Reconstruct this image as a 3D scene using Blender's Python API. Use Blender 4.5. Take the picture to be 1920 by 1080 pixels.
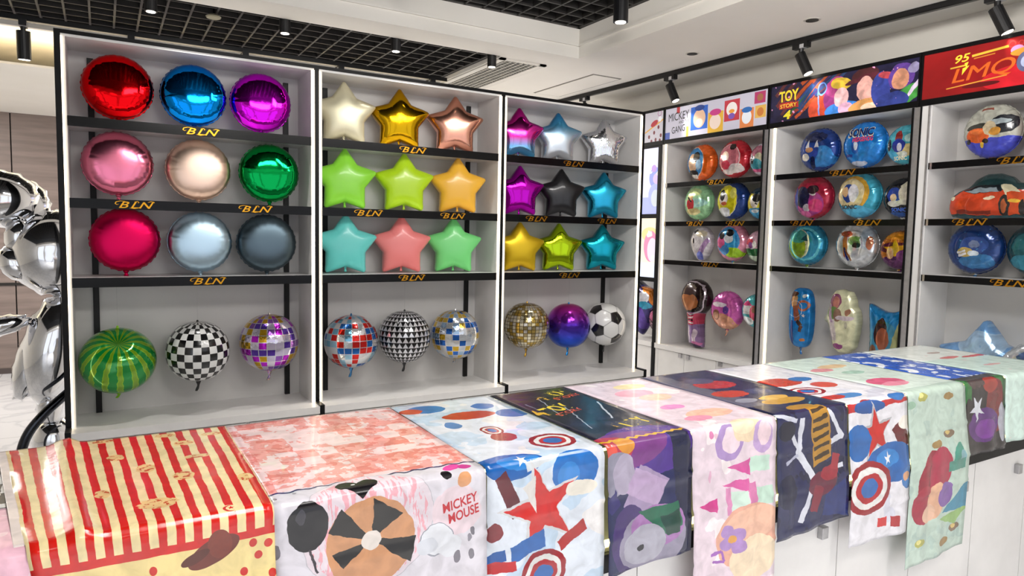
import bpy, bmesh, math, random
import numpy as np
from mathutils import Vector, Matrix, Euler
from mathutils.bvhtree import BVHTree

# ------------------------------------------------------------------ scene set-up
for o in list(bpy.data.objects): bpy.data.objects.remove(o)
SC = bpy.context.scene
COL = SC.collection
PI = math.pi
rnd = random.Random(7)

# camera
def cam_axes(yaw, pitch, roll):
    cy, sy, cp, sp = math.cos(yaw), math.sin(yaw), math.cos(pitch), math.sin(pitch)
    f = Vector((sy*cp, cy*cp, sp)); r = Vector((cy, -sy, 0)); u = r.cross(f)
    cr, sr = math.cos(roll), math.sin(roll)
    return cr*r + sr*u, -sr*r + cr*u, f
cr_, cu_, cf_ = cam_axes(math.radians(30.836), math.radians(-4.395), math.radians(1.12))
cd = bpy.data.cameras.new('camera'); cam = bpy.data.objects.new('camera', cd); COL.objects.link(cam)
cd.sensor_width = 36; cd.lens = 36*1286.24/1920; cd.clip_start = .05
M = Matrix.Identity(4)
for i in range(3):
    M[i][0], M[i][1], M[i][2] = cr_[i], cu_[i], -cf_[i]
M[0][3], M[1][3], M[2][3] = .162, -3.892, 1.6
cam.matrix_world = M
SC.camera = cam

# world and exposure
SC.view_settings.view_transform = 'Standard'; SC.view_settings.look = 'None'
SC.view_settings.gamma = 1; SC.view_settings.use_curve_mapping = False
SC.view_settings.exposure = 0.0
W = bpy.data.worlds.new('shop_air'); SC.world = W; W.use_nodes = True
W.node_tree.nodes['Background'].inputs[0].default_value = (.85, .88, .95, 1)
W.node_tree.nodes['Background'].inputs[1].default_value = 1.45

def lamp(name, kind, loc, energy, col=(1, 1, 1), target=None, **kw):
    d = bpy.data.lights.new(name, kind); d.energy = energy; d.color = col
    for k, v in kw.items(): setattr(d, k, v)
    o = bpy.data.objects.new(name, d); COL.objects.link(o); o.location = loc
    if target is not None:
        o.rotation_euler = (Vector(target)-Vector(loc)).to_track_quat('-Z', 'Y').to_euler()
    return o
WARM = (1, .93, .82); NEUT = (1, .97, .93)
for (x, y, e, sp) in ((.0, -4.9, 74, 90), (2.4, -4.9, 74, 90), (.6, -2.7, 16, 115), (2.4, -2.7, 16, 115)):
    lamp('added_fill_light', 'AREA', (x, y, 3.06), e, NEUT, (x, y, 0), shape='RECTANGLE', size=.35, size_y=1.3, spread=math.radians(sp))  # overhead fill added for bounce onto the ceiling, no fixture here
for (x, y, e) in ((-1.6, 3.6, 70), (1.6, 3.4, 90), (3.4, 3.0, 60)):
    lamp('added_fill_light', 'AREA', (x, y, 2.78), e, NEUT, (x, y, 0), shape='RECTANGLE', size=1.2, size_y=.5)  # added lamps brightening the ceiling and wood wall behind the units
for loc, tg, e in (((1.0, -3.3, 2.84), (1.0, 0, 1.75), 16), ((2.5, -3.0, 2.84), (2.9, 0, 1.75), 13), ((1.7, -2.6, 2.84), (4.4, -1.0, 2.2), 24)):
    lamp('added_fill_light', 'AREA', loc, e, NEUT, tg, shape='RECTANGLE', size=1.0, size_y=.25)  # added fill aimed at the shelf fronts and the right wall

# ------------------------------------------------------------------ materials
def lin(h):
    h = h.lstrip('#'); out = []
    for i in (0, 2, 4):
        c = int(h[i:i+2], 16)/255
        out.append(c/12.92 if c <= .04045 else ((c+.055)/1.055)**2.4)
    return tuple(out)+(1,)
MATS = {}
def mat(name, col, rough=.5, metal=0., coat=0., emit=None, es=0., spec=.5, trans=0., alpha=1., bump=None, noise=None):
    if name in MATS: return MATS[name]
    m = bpy.data.materials.new(name); m.use_nodes = True; nt = m.node_tree; b = nt.nodes['Principled BSDF']
    b.inputs['Base Color'].default_value = lin(col); b.inputs['Roughness'].default_value = rough
    b.inputs['Metallic'].default_value = metal; b.inputs['Coat Weight'].default_value = coat
    b.inputs['Specular IOR Level'].default_value = spec
    b.inputs['Transmission Weight'].default_value = trans; b.inputs['Alpha'].default_value = alpha
    if emit: b.inputs['Emission Color'].default_value = lin(emit); b.inputs['Emission Strength'].default_value = es
    tc = nt.nodes.new('ShaderNodeTexCoord')
    if noise:                                    # slight natural variation of the base colour
        n = nt.nodes.new('ShaderNodeTexNoise'); n.inputs['Scale'].default_value = noise[0]; n.inputs['Detail'].default_value = 6
        nt.links.new(tc.outputs['Object'], n.inputs['Vector'])
        mx = nt.nodes.new('ShaderNodeMix'); mx.data_type = 'RGBA'
        mx.inputs[6].default_value = lin(col); mx.inputs[7].default_value = lin(noise[1])
        mr = nt.nodes.new('ShaderNodeMapRange'); mr.inputs[1].default_value = noise[2] if len(noise) > 2 else .4; mr.inputs[2].default_value = .75
        nt.links.new(n.outputs['Fac'], mr.inputs[0]); nt.links.new(mr.outputs[0], mx.inputs[0]); nt.links.new(mx.outputs[2], b.inputs['Base Color'])
    if bump:
        n = nt.nodes.new('ShaderNodeTexNoise'); n.inputs['Scale'].default_value = bump[0]; n.inputs['Detail'].default_value = 3
        nt.links.new(tc.outputs['Object'], n.inputs['Vector'])
        bp = nt.nodes.new('ShaderNodeBump'); bp.inputs['Strength'].default_value = bump[1]; bp.inputs['Distance'].default_value = .01
        nt.links.new(n.outputs['Fac'], bp.inputs['Height']); nt.links.new(bp.outputs['Normal'], b.inputs['Normal'])
    MATS[name] = m
    return m

class Art:
    """flat printed pattern made of nodes; coordinates come from the UV map (local units of the sheet)"""
    def __init__(s, name, base, rough=.3, metal=0., coat=0., emit=0., bump=None, spec=.5, warp=None, tone=None):
        s.m = bpy.data.materials.new(name); s.m.use_nodes = True; s.nt = s.m.node_tree; s.b = s.nt.nodes['Principled BSDF']
        s.b.inputs['Roughness'].default_value = rough; s.b.inputs['Metallic'].default_value = metal
        s.b.inputs['Coat Weight'].default_value = coat; s.emit = emit; s.b.inputs['Specular IOR Level'].default_value = spec
        s.uv = s.n('ShaderNodeTexCoord').outputs['UV']
        s._h = None; s._x = None; s.raw = s.uv; s.tone = tone
        if warp:                                 # hand-drawn, uneven outlines
            n = s.n('ShaderNodeTexNoise'); n.inputs['Scale'].default_value = warp[0]; n.inputs['Detail'].default_value = 3; s.l(s.uv, n.inputs[0])
            m = s.n('ShaderNodeVectorMath'); m.operation = 'MULTIPLY_ADD'; s.l(n.outputs['Color'], m.inputs[0])
            m.inputs[1].default_value = (warp[1], warp[1], 0); m.inputs[2].default_value = (-warp[1]*.5, -warp[1]*.5, 0)
            v = s.n('ShaderNodeVectorMath'); v.operation = 'ADD'; s.l(s.uv, v.inputs[0]); s.l(m.outputs[0], v.inputs[1]); s.uv = v.outputs[0]
        r = s.n('ShaderNodeRGB'); r.outputs[0].default_value = lin(base); s.c = r.outputs[0]
        s.bump = bump
    def n(s, t): return s.nt.nodes.new(t)
    def l(s, a, b): s.nt.links.new(a, b)
    def h(s):
        if s._h is None:
            v = s.n('ShaderNodeVectorMath'); v.operation = 'ADD'; s.l(s.uv, v.inputs[0]); v.inputs[1].default_value = (0, 0, 1); s._h = v.outputs[0]
        return s._h
    def xy(s):
        if s._x is None:
            v = s.n('ShaderNodeSeparateXYZ'); s.l(s.uv, v.inputs[0]); s._x = (v.outputs[0], v.outputs[1])
        return s._x
    def math(s, op, a, b=None, c=None):
        m = s.n('ShaderNodeMath'); m.operation = op
        for i, v in enumerate((a, b, c)):
            if v is None: continue
            if isinstance(v, (int, float)): m.inputs[i].default_value = v
            else: s.l(v, m.inputs[i])
        return m.outputs[0]
    def mix(s, fac, col):
        m = s.n('ShaderNodeMix'); m.data_type = 'RGBA'; s.l(fac, m.inputs[0]); s.l(s.c, m.inputs[6])
        if isinstance(col, str): m.inputs[7].default_value = lin(col)
        else: s.l(col, m.inputs[7])
        s.c = m.outputs[2]; return s
    def dot(s, a, b, c):
        v = s.n('ShaderNodeVectorMath'); v.operation = 'DOT_PRODUCT'; s.l(s.h(), v.inputs[0]); v.inputs[1].default_value = (a, b, c); return v.outputs['Value']
    def fell(s, u, v, ru, rv, rot=0):
        if rot:
            m = s.n('ShaderNodeMapping'); m.vector_type = 'TEXTURE'; m.inputs['Location'].default_value = (u, v, 0)
            m.inputs['Rotation'].default_value = (0, 0, rot); m.inputs['Scale'].default_value = (ru, rv, 1); s.l(s.uv, m.inputs[0]); o = m.outputs[0]
        else:
            m = s.n('ShaderNodeVectorMath'); m.operation = 'MULTIPLY_ADD'; s.l(s.uv, m.inputs[0])
            m.inputs[1].default_value = (1/ru, 1/rv, 0); m.inputs[2].default_value = (-u/ru, -v/rv, 0); o = m.outputs[0]
        L = s.n('ShaderNodeVectorMath'); L.operation = 'LENGTH'; s.l(o, L.inputs[0])
        return L.outputs['Value']
    def ell(s, u, v, ru, rv, col, rot=0): return s.mix(s.math('LESS_THAN', s.fell(u, v, ru, rv, rot), 1.), col)
    def ring(s, u, v, r0, r1, col, asp=1.):
        f = s.fell(u, v, r1, r1*asp); return s.mix(s.math('MULTIPLY', s.math('LESS_THAN', f, 1.), s.math('GREATER_THAN', f, r0/r1)), col)
    def poly(s, pts, col):
        A = sum(pts[i][0]*pts[(i+1) % len(pts)][1]-pts[(i+1) % len(pts)][0]*pts[i][1] for i in range(len(pts)))
        if A < 0: pts = pts[::-1]
        f = None
        for i in range(len(pts)):
            (x0, y0), (x1, y1) = pts[i], pts[(i+1) % len(pts)]
            d = s.dot(-(y1-y0), x1-x0, (y1-y0)*x0-(x1-x0)*y0)
            f = d if f is None else s.math('MINIMUM', f, d)
        return s.mix(s.math('GREATER_THAN', f, 0.), col)
    def box(s, u0, v0, u1, v1, col): return s.poly([(u0, v0), (u1, v0), (u1, v1), (u0, v1)], col)
    def cap(s, x0, y0, x1, y1, w, col):
        L = math.hypot(x1-x0, y1-y0) or 1e-6; nx, ny = -(y1-y0)/L*w, (x1-x0)/L*w
        return s.poly([(x0+nx, y0+ny), (x1+nx, y1+ny), (x1-nx, y1-ny), (x0-nx, y0-ny)], col)
    def star(s, u, v, r, col, rot=0., up=1):
        c = r*math.cos(math.radians(72)); f = None
        for k in range(5):
            a = rot+2*PI*k/5+PI/2
            nx, ny = -math.cos(a), -math.sin(a)*up
            d = s.math('GREATER_THAN', s.dot(nx, ny, c-(nx*u+ny*v)), 0.)
            f = d if f is None else s.math('ADD', f, d)
        return s.mix(s.math('GREATER_THAN', f, 3.5), col)
    def noise(s, scale, thr, col, detail=2., dist=0., seed=0.):
        n = s.n('ShaderNodeTexNoise'); n.inputs['Scale'].default_value = scale; n.inputs['Detail'].default_value = detail; n.inputs['Distortion'].default_value = dist
        if seed:
            v = s.n('ShaderNodeVectorMath'); v.operation = 'ADD'; s.l(s.uv, v.inputs[0]); v.inputs[1].default_value = (seed, seed*1.7, 0); s.l(v.outputs[0], n.inputs[0])
        else: s.l(s.uv, n.inputs[0])
        return s.mix(s.math('GREATER_THAN', n.outputs['Fac'], thr), col)
    def shapes(s, L):
        for t in L:
            if t[0] == 'e': s.ell(t[1], t[2], t[3], t[4], t[6], t[5])
            elif t[0] == 'p': s.poly(list(t[1]), t[2])
            elif t[0] == 'c': s.cap(*t[1:6], t[6])
            elif t[0] == 's': s.star(t[1], t[2], t[3], t[5], t[4], -1)
        return s
    def cells(s, su, sv, cols, gap=0., gapcol=None, uniform=True):
        """coloured square cells: random colour from cols in every cell"""
        v = s.n('ShaderNodeVectorMath'); v.operation = 'MULTIPLY'; s.l(s.uv, v.inputs[0]); v.inputs[1].default_value = (su, sv, 0)
        fl = s.n('ShaderNodeVectorMath'); fl.operation = 'FLOOR'; s.l(v.outputs[0], fl.inputs[0])
        w = s.n('ShaderNodeTexWhiteNoise'); w.noise_dimensions = '2D'; s.l(fl.outputs[0], w.inputs[0])
        r = s.n('ShaderNodeValToRGB'); r.color_ramp.interpolation = 'CONSTANT'
        e = r.color_ramp.elements
        for i, c in enumerate(cols):
            p = i/len(cols)
            k = e[i] if i < 2 else e.new(p)
            k.position = p; k.color = lin(c)
        s.l(w.outputs['Value'], r.inputs[0]); s.c = r.outputs[0]
        if gap:
            fr = s.n('ShaderNodeVectorMath'); fr.operation = 'FRACTION'; s.l(v.outputs[0], fr.inputs[0])
            x = s.n('ShaderNodeSeparateXYZ'); s.l(fr.outputs[0], x.inputs[0])
            f = s.math('MINIMUM', x.outputs[0], x.outputs[1]); s.mix(s.math('LESS_THAN', f, gap), gapcol)
        return s
    def ramp(s, val, stops, interp='LINEAR'):
        r = s.n('ShaderNodeValToRGB'); r.color_ramp.interpolation = interp; e = r.color_ramp.elements
        for i, (p, c) in enumerate(stops):
            k = e[i] if i < 2 else e.new(p)
            k.position = p; k.color = lin(c)
        s.l(val, r.inputs[0]); s.c = r.outputs[0]; return s
    def done(s):
        if s.tone:                               # uneven ink: lighter and darker touches of the print
            n = s.n('ShaderNodeTexNoise'); n.inputs['Scale'].default_value = s.tone[0]; n.inputs['Detail'].default_value = 4; n.inputs['Distortion'].default_value = .8; s.l(s.raw, n.inputs[0])
            r = s.n('ShaderNodeMapRange'); r.inputs[1].default_value = .35; r.inputs[2].default_value = .65; r.inputs[3].default_value = 1-s.tone[1]; r.inputs[4].default_value = 1+s.tone[1]*.7; s.l(n.outputs['Fac'], r.inputs[0])
            h = s.n('ShaderNodeHueSaturation'); s.l(s.c, h.inputs['Color']); s.l(r.outputs[0], h.inputs['Value']); s.c = h.outputs[0]
        s.l(s.c, s.b.inputs['Base Color'])
        if s.emit:
            s.l(s.c, s.b.inputs['Emission Color']); s.b.inputs['Emission Strength'].default_value = s.emit
        if s.bump:
            n = s.n('ShaderNodeTexNoise'); n.inputs['Scale'].default_value = s.bump[0]; n.inputs['Detail'].default_value = 2
            tc = s.n('ShaderNodeTexCoord'); s.l(tc.outputs['Object'], n.inputs[0])
            bp = s.n('ShaderNodeBump'); bp.inputs['Strength'].default_value = s.bump[1]; bp.inputs['Distance'].default_value = .01
            s.l(n.outputs['Fac'], bp.inputs['Height']); s.l(bp.outputs['Normal'], s.b.inputs['Normal'])
        return s.m

# ------------------------------------------------------------------ mesh helpers
class MB:
    def __init__(s): s.v = []; s.f = []; s.m = []; s.uv = []
    def add(s, vs, fs, mi=0, uvs=None):
        o = len(s.v); s.v += [tuple(v) for v in vs]
        s.f += [tuple(i+o for i in f) for f in fs]; s.m += [mi]*len(fs)
        s.uv += list(uvs) if uvs is not None else [(0, 0)]*len(vs)
        return s
    def box(s, x0, x1, y0, y1, z0, z1, mi=0):
        vs = [(x, y, z) for z in (z0, z1) for y in (y0, y1) for x in (x0, x1)]
        return s.add(vs, [(0, 2, 3, 1), (4, 5, 7, 6), (0, 1, 5, 4), (2, 6, 7, 3), (0, 4, 6, 2), (1, 3, 7, 5)], mi)
    def prism(s, pts, axis, a0, a1, mi=0):
        """extrude a 2D outline along x (pts=y,z), y (pts=x,z) or z (pts=x,y)"""
        def P(p, a): return {'x': (a, p[0], p[1]), 'y': (p[0], a, p[1]), 'z': (p[0], p[1], a)}[axis]
        n = len(pts); vs = [P(p, a0) for p in pts]+[P(p, a1) for p in pts]
        fs = [tuple(range(n)), tuple(range(2*n-1, n-1, -1))]+[(i, i+n, (i+1) % n+n, (i+1) % n) for i in range(n)]
        return s.add(vs, fs, mi)
    def tube(s, pts, r, n=10, mi=0, cap=True):
        pts = [Vector(p) for p in pts]; k = len(pts); rs = r if isinstance(r, (list, tuple)) else [r]*k
        vs = []; u = None
        for i in range(k):
            t = (pts[min(i+1, k-1)]-pts[max(i-1, 0)]).normalized()
            if u is None: u = t.cross(Vector((0, 0, 1)) if abs(t.z) < .95 else Vector((1, 0, 0))).normalized()
            u = (u-t*t.dot(u)).normalized(); w = u.cross(t)
            for j in range(n):
                q = 2*PI*j/n; vs.append(pts[i]+(u*math.cos(q)+w*math.sin(q))*rs[i])
        fs = [(i*n+j, i*n+(j+1) % n, (i+1)*n+(j+1) % n, (i+1)*n+j) for i in range(k-1) for j in range(n)]
        if cap: fs += [tuple(range(n-1, -1, -1)), tuple(range((k-1)*n, k*n))]
        return s.add(vs, fs, mi)
    def lathe(s, prof, n=24, c=(0, 0, 0), mi=0):
        vs = []
        for r, z in prof:
            for j in range(n):
                a = 2*PI*j/n; vs.append((c[0]+r*math.cos(a), c[1]+r*math.sin(a), c[2]+z))
        k = len(prof)
        fs = [(i*n+j, i*n+(j+1) % n, (i+1)*n+(j+1) % n, (i+1)*n+j) for i in range(k-1) for j in range(n)]
        fs += [tuple(range(n-1, -1, -1)), tuple(range((k-1)*n, k*n))]
        return s.add(vs, fs, mi)
    def mesh(s, name, mats, smooth=False):
        me = bpy.data.meshes.new(name); me.from_pydata(s.v, [], s.f)
        for m in (mats if isinstance(mats, (list, tuple)) else [mats]): me.materials.append(m)
        me.polygons.foreach_set('material_index', s.m)
        lay = me.uv_layers.new(name='UVMap')
        for li, lp in enumerate(me.loops): lay.data[li].uv = s.uv[lp.vertex_index]
        if smooth: me.polygons.foreach_set('use_smooth', [True]*len(s.f))
        me.update()
        return me
    def build(s, name, mats, parent=None, smooth=False, label=None, bevel=0.):
        o = bpy.data.objects.new(name, s.mesh(name, mats, smooth)); COL.objects.link(o)
        if parent: o.parent = parent
        if label: o['label'] = label
        if bevel:
            b = o.modifiers.new('bevel', 'BEVEL'); b.width = bevel; b.segments = 2; b.limit_method = 'ANGLE'
        return o
def link(name, me, parent=None, label=None, m=None):
    o = bpy.data.objects.new(name, me); COL.objects.link(o)
    if parent: o.parent = parent
    if label: o['label'] = label
    if m is not None:
        if not me.materials: me.materials.append(m)
        o.material_slots[0].link = 'OBJECT'; o.material_slots[0].material = m
    return o
def tag(o, label, cat, group=None):
    o['label'] = label; o['category'] = cat
    if group: o['group'] = group
    return o
def thing(name, label, cat, loc=(0, 0, 0), rz=0., group=None):
    o = bpy.data.objects.new(name, None); COL.objects.link(o); o.empty_display_size = .1
    o.location = loc; o.rotation_euler = (0, 0, rz)
    return tag(o, label, cat, group)
def struct(name, mb, m, smooth=False):
    o = mb.build(name, m, smooth=smooth); o['kind'] = 'structure'; return o

def text_data(txt, size=1., shear=0., bold=0., fine=0.):
    """vertices (2D) and faces of a line of text, origin at the left end of the baseline"""
    c = bpy.data.curves.new('t', 'FONT'); c.body = txt; c.size = size; c.shear = shear; c.offset = bold; c.resolution_u = 4
    o = bpy.data.objects.new('t', c); COL.objects.link(o); dg = bpy.context.evaluated_depsgraph_get(); dg.update()
    me = bpy.data.meshes.new_from_object(o.evaluated_get(dg))
    bm = bmesh.new(); bm.from_mesh(me); bmesh.ops.triangulate(bm, faces=bm.faces)
    for _ in range(5 if fine else 0):
        L = [e for e in bm.edges if e.calc_length() > fine*size]
        if not L: break
        bmesh.ops.subdivide_edges(bm, edges=L, cuts=1); bmesh.ops.triangulate(bm, faces=bm.faces)
    bm.normal_update(); bm.to_mesh(me); bm.free()
    vs = [(v.co.x, v.co.y) for v in me.vertices]; fs = [tuple(p.vertices) for p in me.polygons]
    bpy.data.objects.remove(o); bpy.data.curves.remove(c); bpy.data.meshes.remove(me)
    return vs, fs
def fit(vs, w, h=None):
    """centre at the origin and scale to width w (and height h)"""
    x0 = min(v[0] for v in vs); x1 = max(v[0] for v in vs); y0 = min(v[1] for v in vs); y1 = max(v[1] for v in vs)
    sx = w/(x1-x0); sy = h/(y1-y0) if h else sx
    return [((x-(x0+x1)/2)*sx, (y-(y0+y1)/2)*sy) for x, y in vs]
def ribbon(pts, w):
    """flat brush stroke through pts, thin at both ends"""
    n = len(pts); L = []; R = []
    for i in range(n):
        a = pts[max(i-1, 0)]; b = pts[min(i+1, n-1)]; dx, dy = b[0]-a[0], b[1]-a[1]; d = math.hypot(dx, dy) or 1
        ww = w*(.35+.65*math.sin(PI*i/(n-1)))/2
        L.append((pts[i][0]-dy/d*ww, pts[i][1]+dx/d*ww)); R.append((pts[i][0]+dy/d*ww, pts[i][1]-dx/d*ww))
    return L+R, [(i, i+1, n+i+1, n+i) for i in range(n-1)]
def arc(cx, cy, rx, ry, a0, a1, n=14):
    return [(cx+rx*math.cos(a0+(a1-a0)*i/(n-1)), cy+ry*math.sin(a0+(a1-a0)*i/(n-1))) for i in range(n)]
def smooth_path(pts, n=8):
    """Catmull-Rom curve through pts"""
    P = [Vector(p) for p in pts]; P = [P[0]*2-P[1]]+P+[P[-1]*2-P[-2]]; out = []
    for i in range(1, len(P)-2):
        a, b, c, d = P[i-1:i+3]
        for j in range(n):
            t = j/n; out.append(.5*((2*b)+(c-a)*t+(2*a-5*b+4*c-d)*t*t+(3*b-a-3*c+d)*t**3))
    return out+[P[-2]]

# ------------------------------------------------------------------ common materials
WHITE = mat('white_laminate', '#e6e4e2', .35, noise=(6, '#dcdad8'))
PANEL = mat('white_back_panel', '#cfcdcb', .5, noise=(3, '#c6c4c3'))
BLACK = mat('black_metal_frame', '#08080a', .4, 0., spec=.2)
GLOSSBLK = mat('gloss_black_edge', '#070709', .2, .0, spec=.2)
SLOT = mat('black_slotted_steel', '#060607', .5, .3)
LED = mat('led_warm_white', '#fff3dc', .4, emit='#ffeccb', es=5)
LED2 = mat('led_soft_yellow', '#fff0d0', .4, emit='#ffe3a6', es=5)
GOLD = mat('gold_letter_foil', '#d99a2b', .28, 1., emit=None)
ALU = mat('brushed_aluminium', '#b9b8ba', .35, .8, noise=(40, '#a9a8aa'))
CEIL = mat('ceiling_paint', '#f0ece4', .8, noise=(2, '#ebe7de'))
WALLP = mat('wall_paint', '#ece8e0', .8, noise=(2, '#e4e0d8'))
GRID = mat('black_ceiling_grid', '#302e2c', .5, noise=(12, '#2a2826'))
VOID = mat('black_ceiling_void', '#08080a', .9, noise=(5, '#0b0b0d'))
FIX = mat('black_light_housing', '#101013', .4, .2)
CHROME = mat('chrome_foil', '#e2e3e6', .07, 1.)
THREAD = mat('clear_thread', '#c9ccd0', .3, 0., alpha=.5)

# marble floor
a = bpy.data.materials.new('polished_marble_floor'); a.use_nodes = True; nt = a.node_tree; b = nt.nodes['Principled BSDF']; b.inputs['Roughness'].default_value = .12
tc = nt.nodes.new('ShaderNodeTexCoord'); w = nt.nodes.new('ShaderNodeTexNoise'); w.inputs['Scale'].default_value = 1.2; w.inputs['Detail'].default_value = 8; w.inputs['Distortion'].default_value = 1.6
r = nt.nodes.new('ShaderNodeValToRGB'); e = r.color_ramp.elements; e[0].position = .44; e[0].color = lin('#d2d2d4'); e[1].position = .5; e[1].color = lin('#c3c3c7'); k = e.new(.55); k.color = lin('#d4d4d6')
nt.links.new(tc.outputs['Object'], w.inputs[0]); nt.links.new(w.outputs['Fac'], r.inputs[0])
br = nt.nodes.new('ShaderNodeTexBrick'); br.offset = 0; br.inputs['Scale'].default_value = 1.; br.inputs['Mortar Size'].default_value = .003; br.inputs['Brick Width'].default_value = .8; br.inputs['Row Height'].default_value = .8
br.inputs['Mortar'].default_value = lin('#9c9ca0'); nt.links.new(tc.outputs['Object'], br.inputs['Vector']); nt.links.new(r.outputs[0], br.inputs['Color1']); nt.links.new(r.outputs[0], br.inputs['Color2'])
nt.links.new(br.outputs['Color'], b.inputs['Base Color']); MARBLE = a

# wood wall panels
a = bpy.data.materials.new('brown_grey_wood_panel'); a.use_nodes = True; nt = a.node_tree; b = nt.nodes['Principled BSDF']; b.inputs['Roughness'].default_value = .35
tc = nt.nodes.new('ShaderNodeTexCoord'); mp = nt.nodes.new('ShaderNodeMapping'); mp.inputs['Scale'].default_value = (1.2, 1, 14); w = nt.nodes.new('ShaderNodeTexNoise'); w.inputs['Scale'].default_value = 1.6; w.inputs['Detail'].default_value = 7
r = nt.nodes.new('ShaderNodeValToRGB'); e = r.color_ramp.elements; e[0].position = .3; e[0].color = lin('#73655f'); e[1].position = .7; e[1].color = lin('#8a7b74')
nt.links.new(tc.outputs['Object'], mp.inputs[0]); nt.links.new(mp.outputs[0], w.inputs[0]); nt.links.new(w.outputs['Fac'], r.inputs[0]); nt.links.new(r.outputs[0], b.inputs['Base Color']); WOOD = a

# ------------------------------------------------------------------ room shell
X0, X1, Y0, Y1 = -4.0, 4.42, -7.0, 5.3
HC = 2.9
struct('floor', MB().box(X0-.1, X1+.1, Y0-.1, Y1+.1, -.1, 0), MARBLE)
struct('wall_right', MB().box(X1, X1+.12, Y0, Y1, 0, 3.6), WALLP)
struct('wall_left', MB().box(X0-.12, X0, Y0, Y1, 0, 3.6), WALLP)
struct('wall_back', MB().box(X0, X1, Y1, Y1+.12, 0, 3.6), WALLP)
wf = MB().box(X0, X1, Y0-.12, Y0, 2.75, 3.6)          # unseen front; bays between pillars left open so world light fills the room
for xa in (X0, -1.9, .2, 2.3, X1-.25): wf.box(xa, xa+.25, Y0-.12, Y0, 0, 2.75)
struct('wall_front', wf, WALLP)
# ceiling: plasterboard with two openings over a black egg-crate grid
GX1, GY0, GY1 = 2.69, .56, 1.76          # opening behind the beam
CX1, CY0, CY1 = 3.19, -5.6, .29           # front coffer
CT = 3.11
cm = MB()
cm.box(GX1, X1, GY0, 2.35, HC, 3.4); cm.box(X0, X1, CY1, GY0, HC, 3.4); cm.box(CX1, X1, CY0, CY1, HC, 3.4); cm.box(X0, X1, Y0, CY0, HC, 3.4)
struct('ceiling', cm, CEIL)
struct('trim_1', MB().box(X0, CX1, CY1-.012, CY1, 2.985, 3.0).box(CX1-.012, CX1, CY0, CY1, 2.985, 3.0), CEIL)
struct('trim_2', MB().box(X0, X1, 2.35, Y1, 3.05, 3.15).box(X0, GX1, GY1, 2.35, 3.05, 3.15), CEIL)   # upper ceiling of the cove
struct('trim_3', MB().box(X0, GX1, GY1-.04, GY1, 2.9, 3.3), CEIL)
struct('trim_4', MB().box(X0, X1, 2.5, Y1, 2.795, 2.812), CEIL)
led = MB().box(X0, 2.6, 2.58, 2.60, 2.814, 2.826)
o = tag(led.build('cove_light_strip', mat('cove_led', '#fff0c8', .4, emit='#ffecc4', es=42)), 'warm cove light strip above the soffit edge at far left', 'light')
def grid(x0, x1, y0, y1, z, s=.135, t=.012, hgt=.045):
    g = MB(); n = int((x1-x0)/s)
    for i in range(n+1):
        x = x1-i*s; g.box(x-t/2, x+t/2, y0, y1, z, z+hgt)
    n = int((y1-y0)/s)
    for i in range(n+1):
        y = y0+i*s; g.box(x0, x1, y-t/2, y+t/2, z+.001, z+hgt)
    g.box(x0, x1, y1-.03, y1, z, z+hgt+.1).box(x0, x1, y0, y0+.03, z, z+hgt+.1).box(x1-.03, x1, y0, y1, z, z+hgt+.1)
    return g
struct('ceiling_grid_panel', grid(-2.6, GX1-.002, GY0+.002, GY1-.042, 2.93), GRID)
struct('ceiling_grid_panel', grid(-2.2, CX1-.002, -2.9, CY1-.002, CT), GRID)
struct('ceiling_void', MB().box(X0, CX1+.5, CY0-.2, GY1, 3.3, 3.35), VOID)

# wood panelled wall at the far left
wd = MB()
for i, x in enumerate((-2.9, -1.8, -.655, .45, 1.6)):
    x1 = (-1.8, -.655, .45, 1.6, 2.8)[i]
    for z0, z1 in ((.06, .955), (.985, 2.80)): wd.box(x+.006, x1-.006, 5.2, 5.26, z0, z1)
struct('wall_panelling', wd, WOOD)
struct('trim_5', MB().box(-2.9, 2.8, 5.19, 5.25, .955, .985).box(-2.9, 2.8, 5.24, 5.295, .06, 2.8), mat('dark_groove', '#17120f', .6))
struct('baseboard_back', MB().box(X0, X1, 5.185, 5.3, 0, .06), mat('dark_baseboard', '#4c4340', .5))

# ------------------------------------------------------------------ ceiling fixtures
def spot_can(loc, r, hgt, label, group, power=0.):
    t = thing('ceiling_downlight', label, 'downlight', loc, 0, group)
    MB().lathe([(r, 0), (r, hgt)], 20).build('housing', FIX, t, False)
    MB().lathe([(r*.72, -.002), (r*.72, .004)], 20).build('lens', mat('lit_lens', '#ffffff', .3, emit='#fff6e6', es=9), t)
    if power:
        L = lamp('downlight_lamp', 'SPOT', (0, 0, -.01), power, NEUT, spot_size=math.radians(75), spot_blend=.6, shadow_soft_size=.03); L.parent = t
    return t
for x, lab in ((.425, 'far left of the row'), (1.162, 'second from the left'), (1.889, 'third from the left'), (2.629, 'nearest the air vent')):
    spot_can((x, .59, 2.82), .033, .115, 'black cylinder downlight under the dark ceiling grid, '+lab, 'black cylinder downlights', 14)
spot_can((2.89, -.545, 2.9), .045, .215, 'black cylinder downlight with bright lens in the front ceiling recess', 'black cylinder downlights', 44)
for x, y, lab in ((1.9, -.85, 'middle of the front ceiling recess, out at the picture top'),):
    spot_can((x, y, 2.98), .045, .135, 'black cylinder downlight, '+lab, 'black cylinder downlights', 30)
for x, lab in ((.6, 'added to light the left shelf unit, above the picture edge'), (1.75, 'added to light the middle shelf unit, above the picture edge')):
    spot_can((x, -.24, 2.98), .045, .135, 'black cylinder downlight '+lab, 'black cylinder downlights', 46)  # extra cans added out of view to light ledges and balloon fronts
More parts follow.
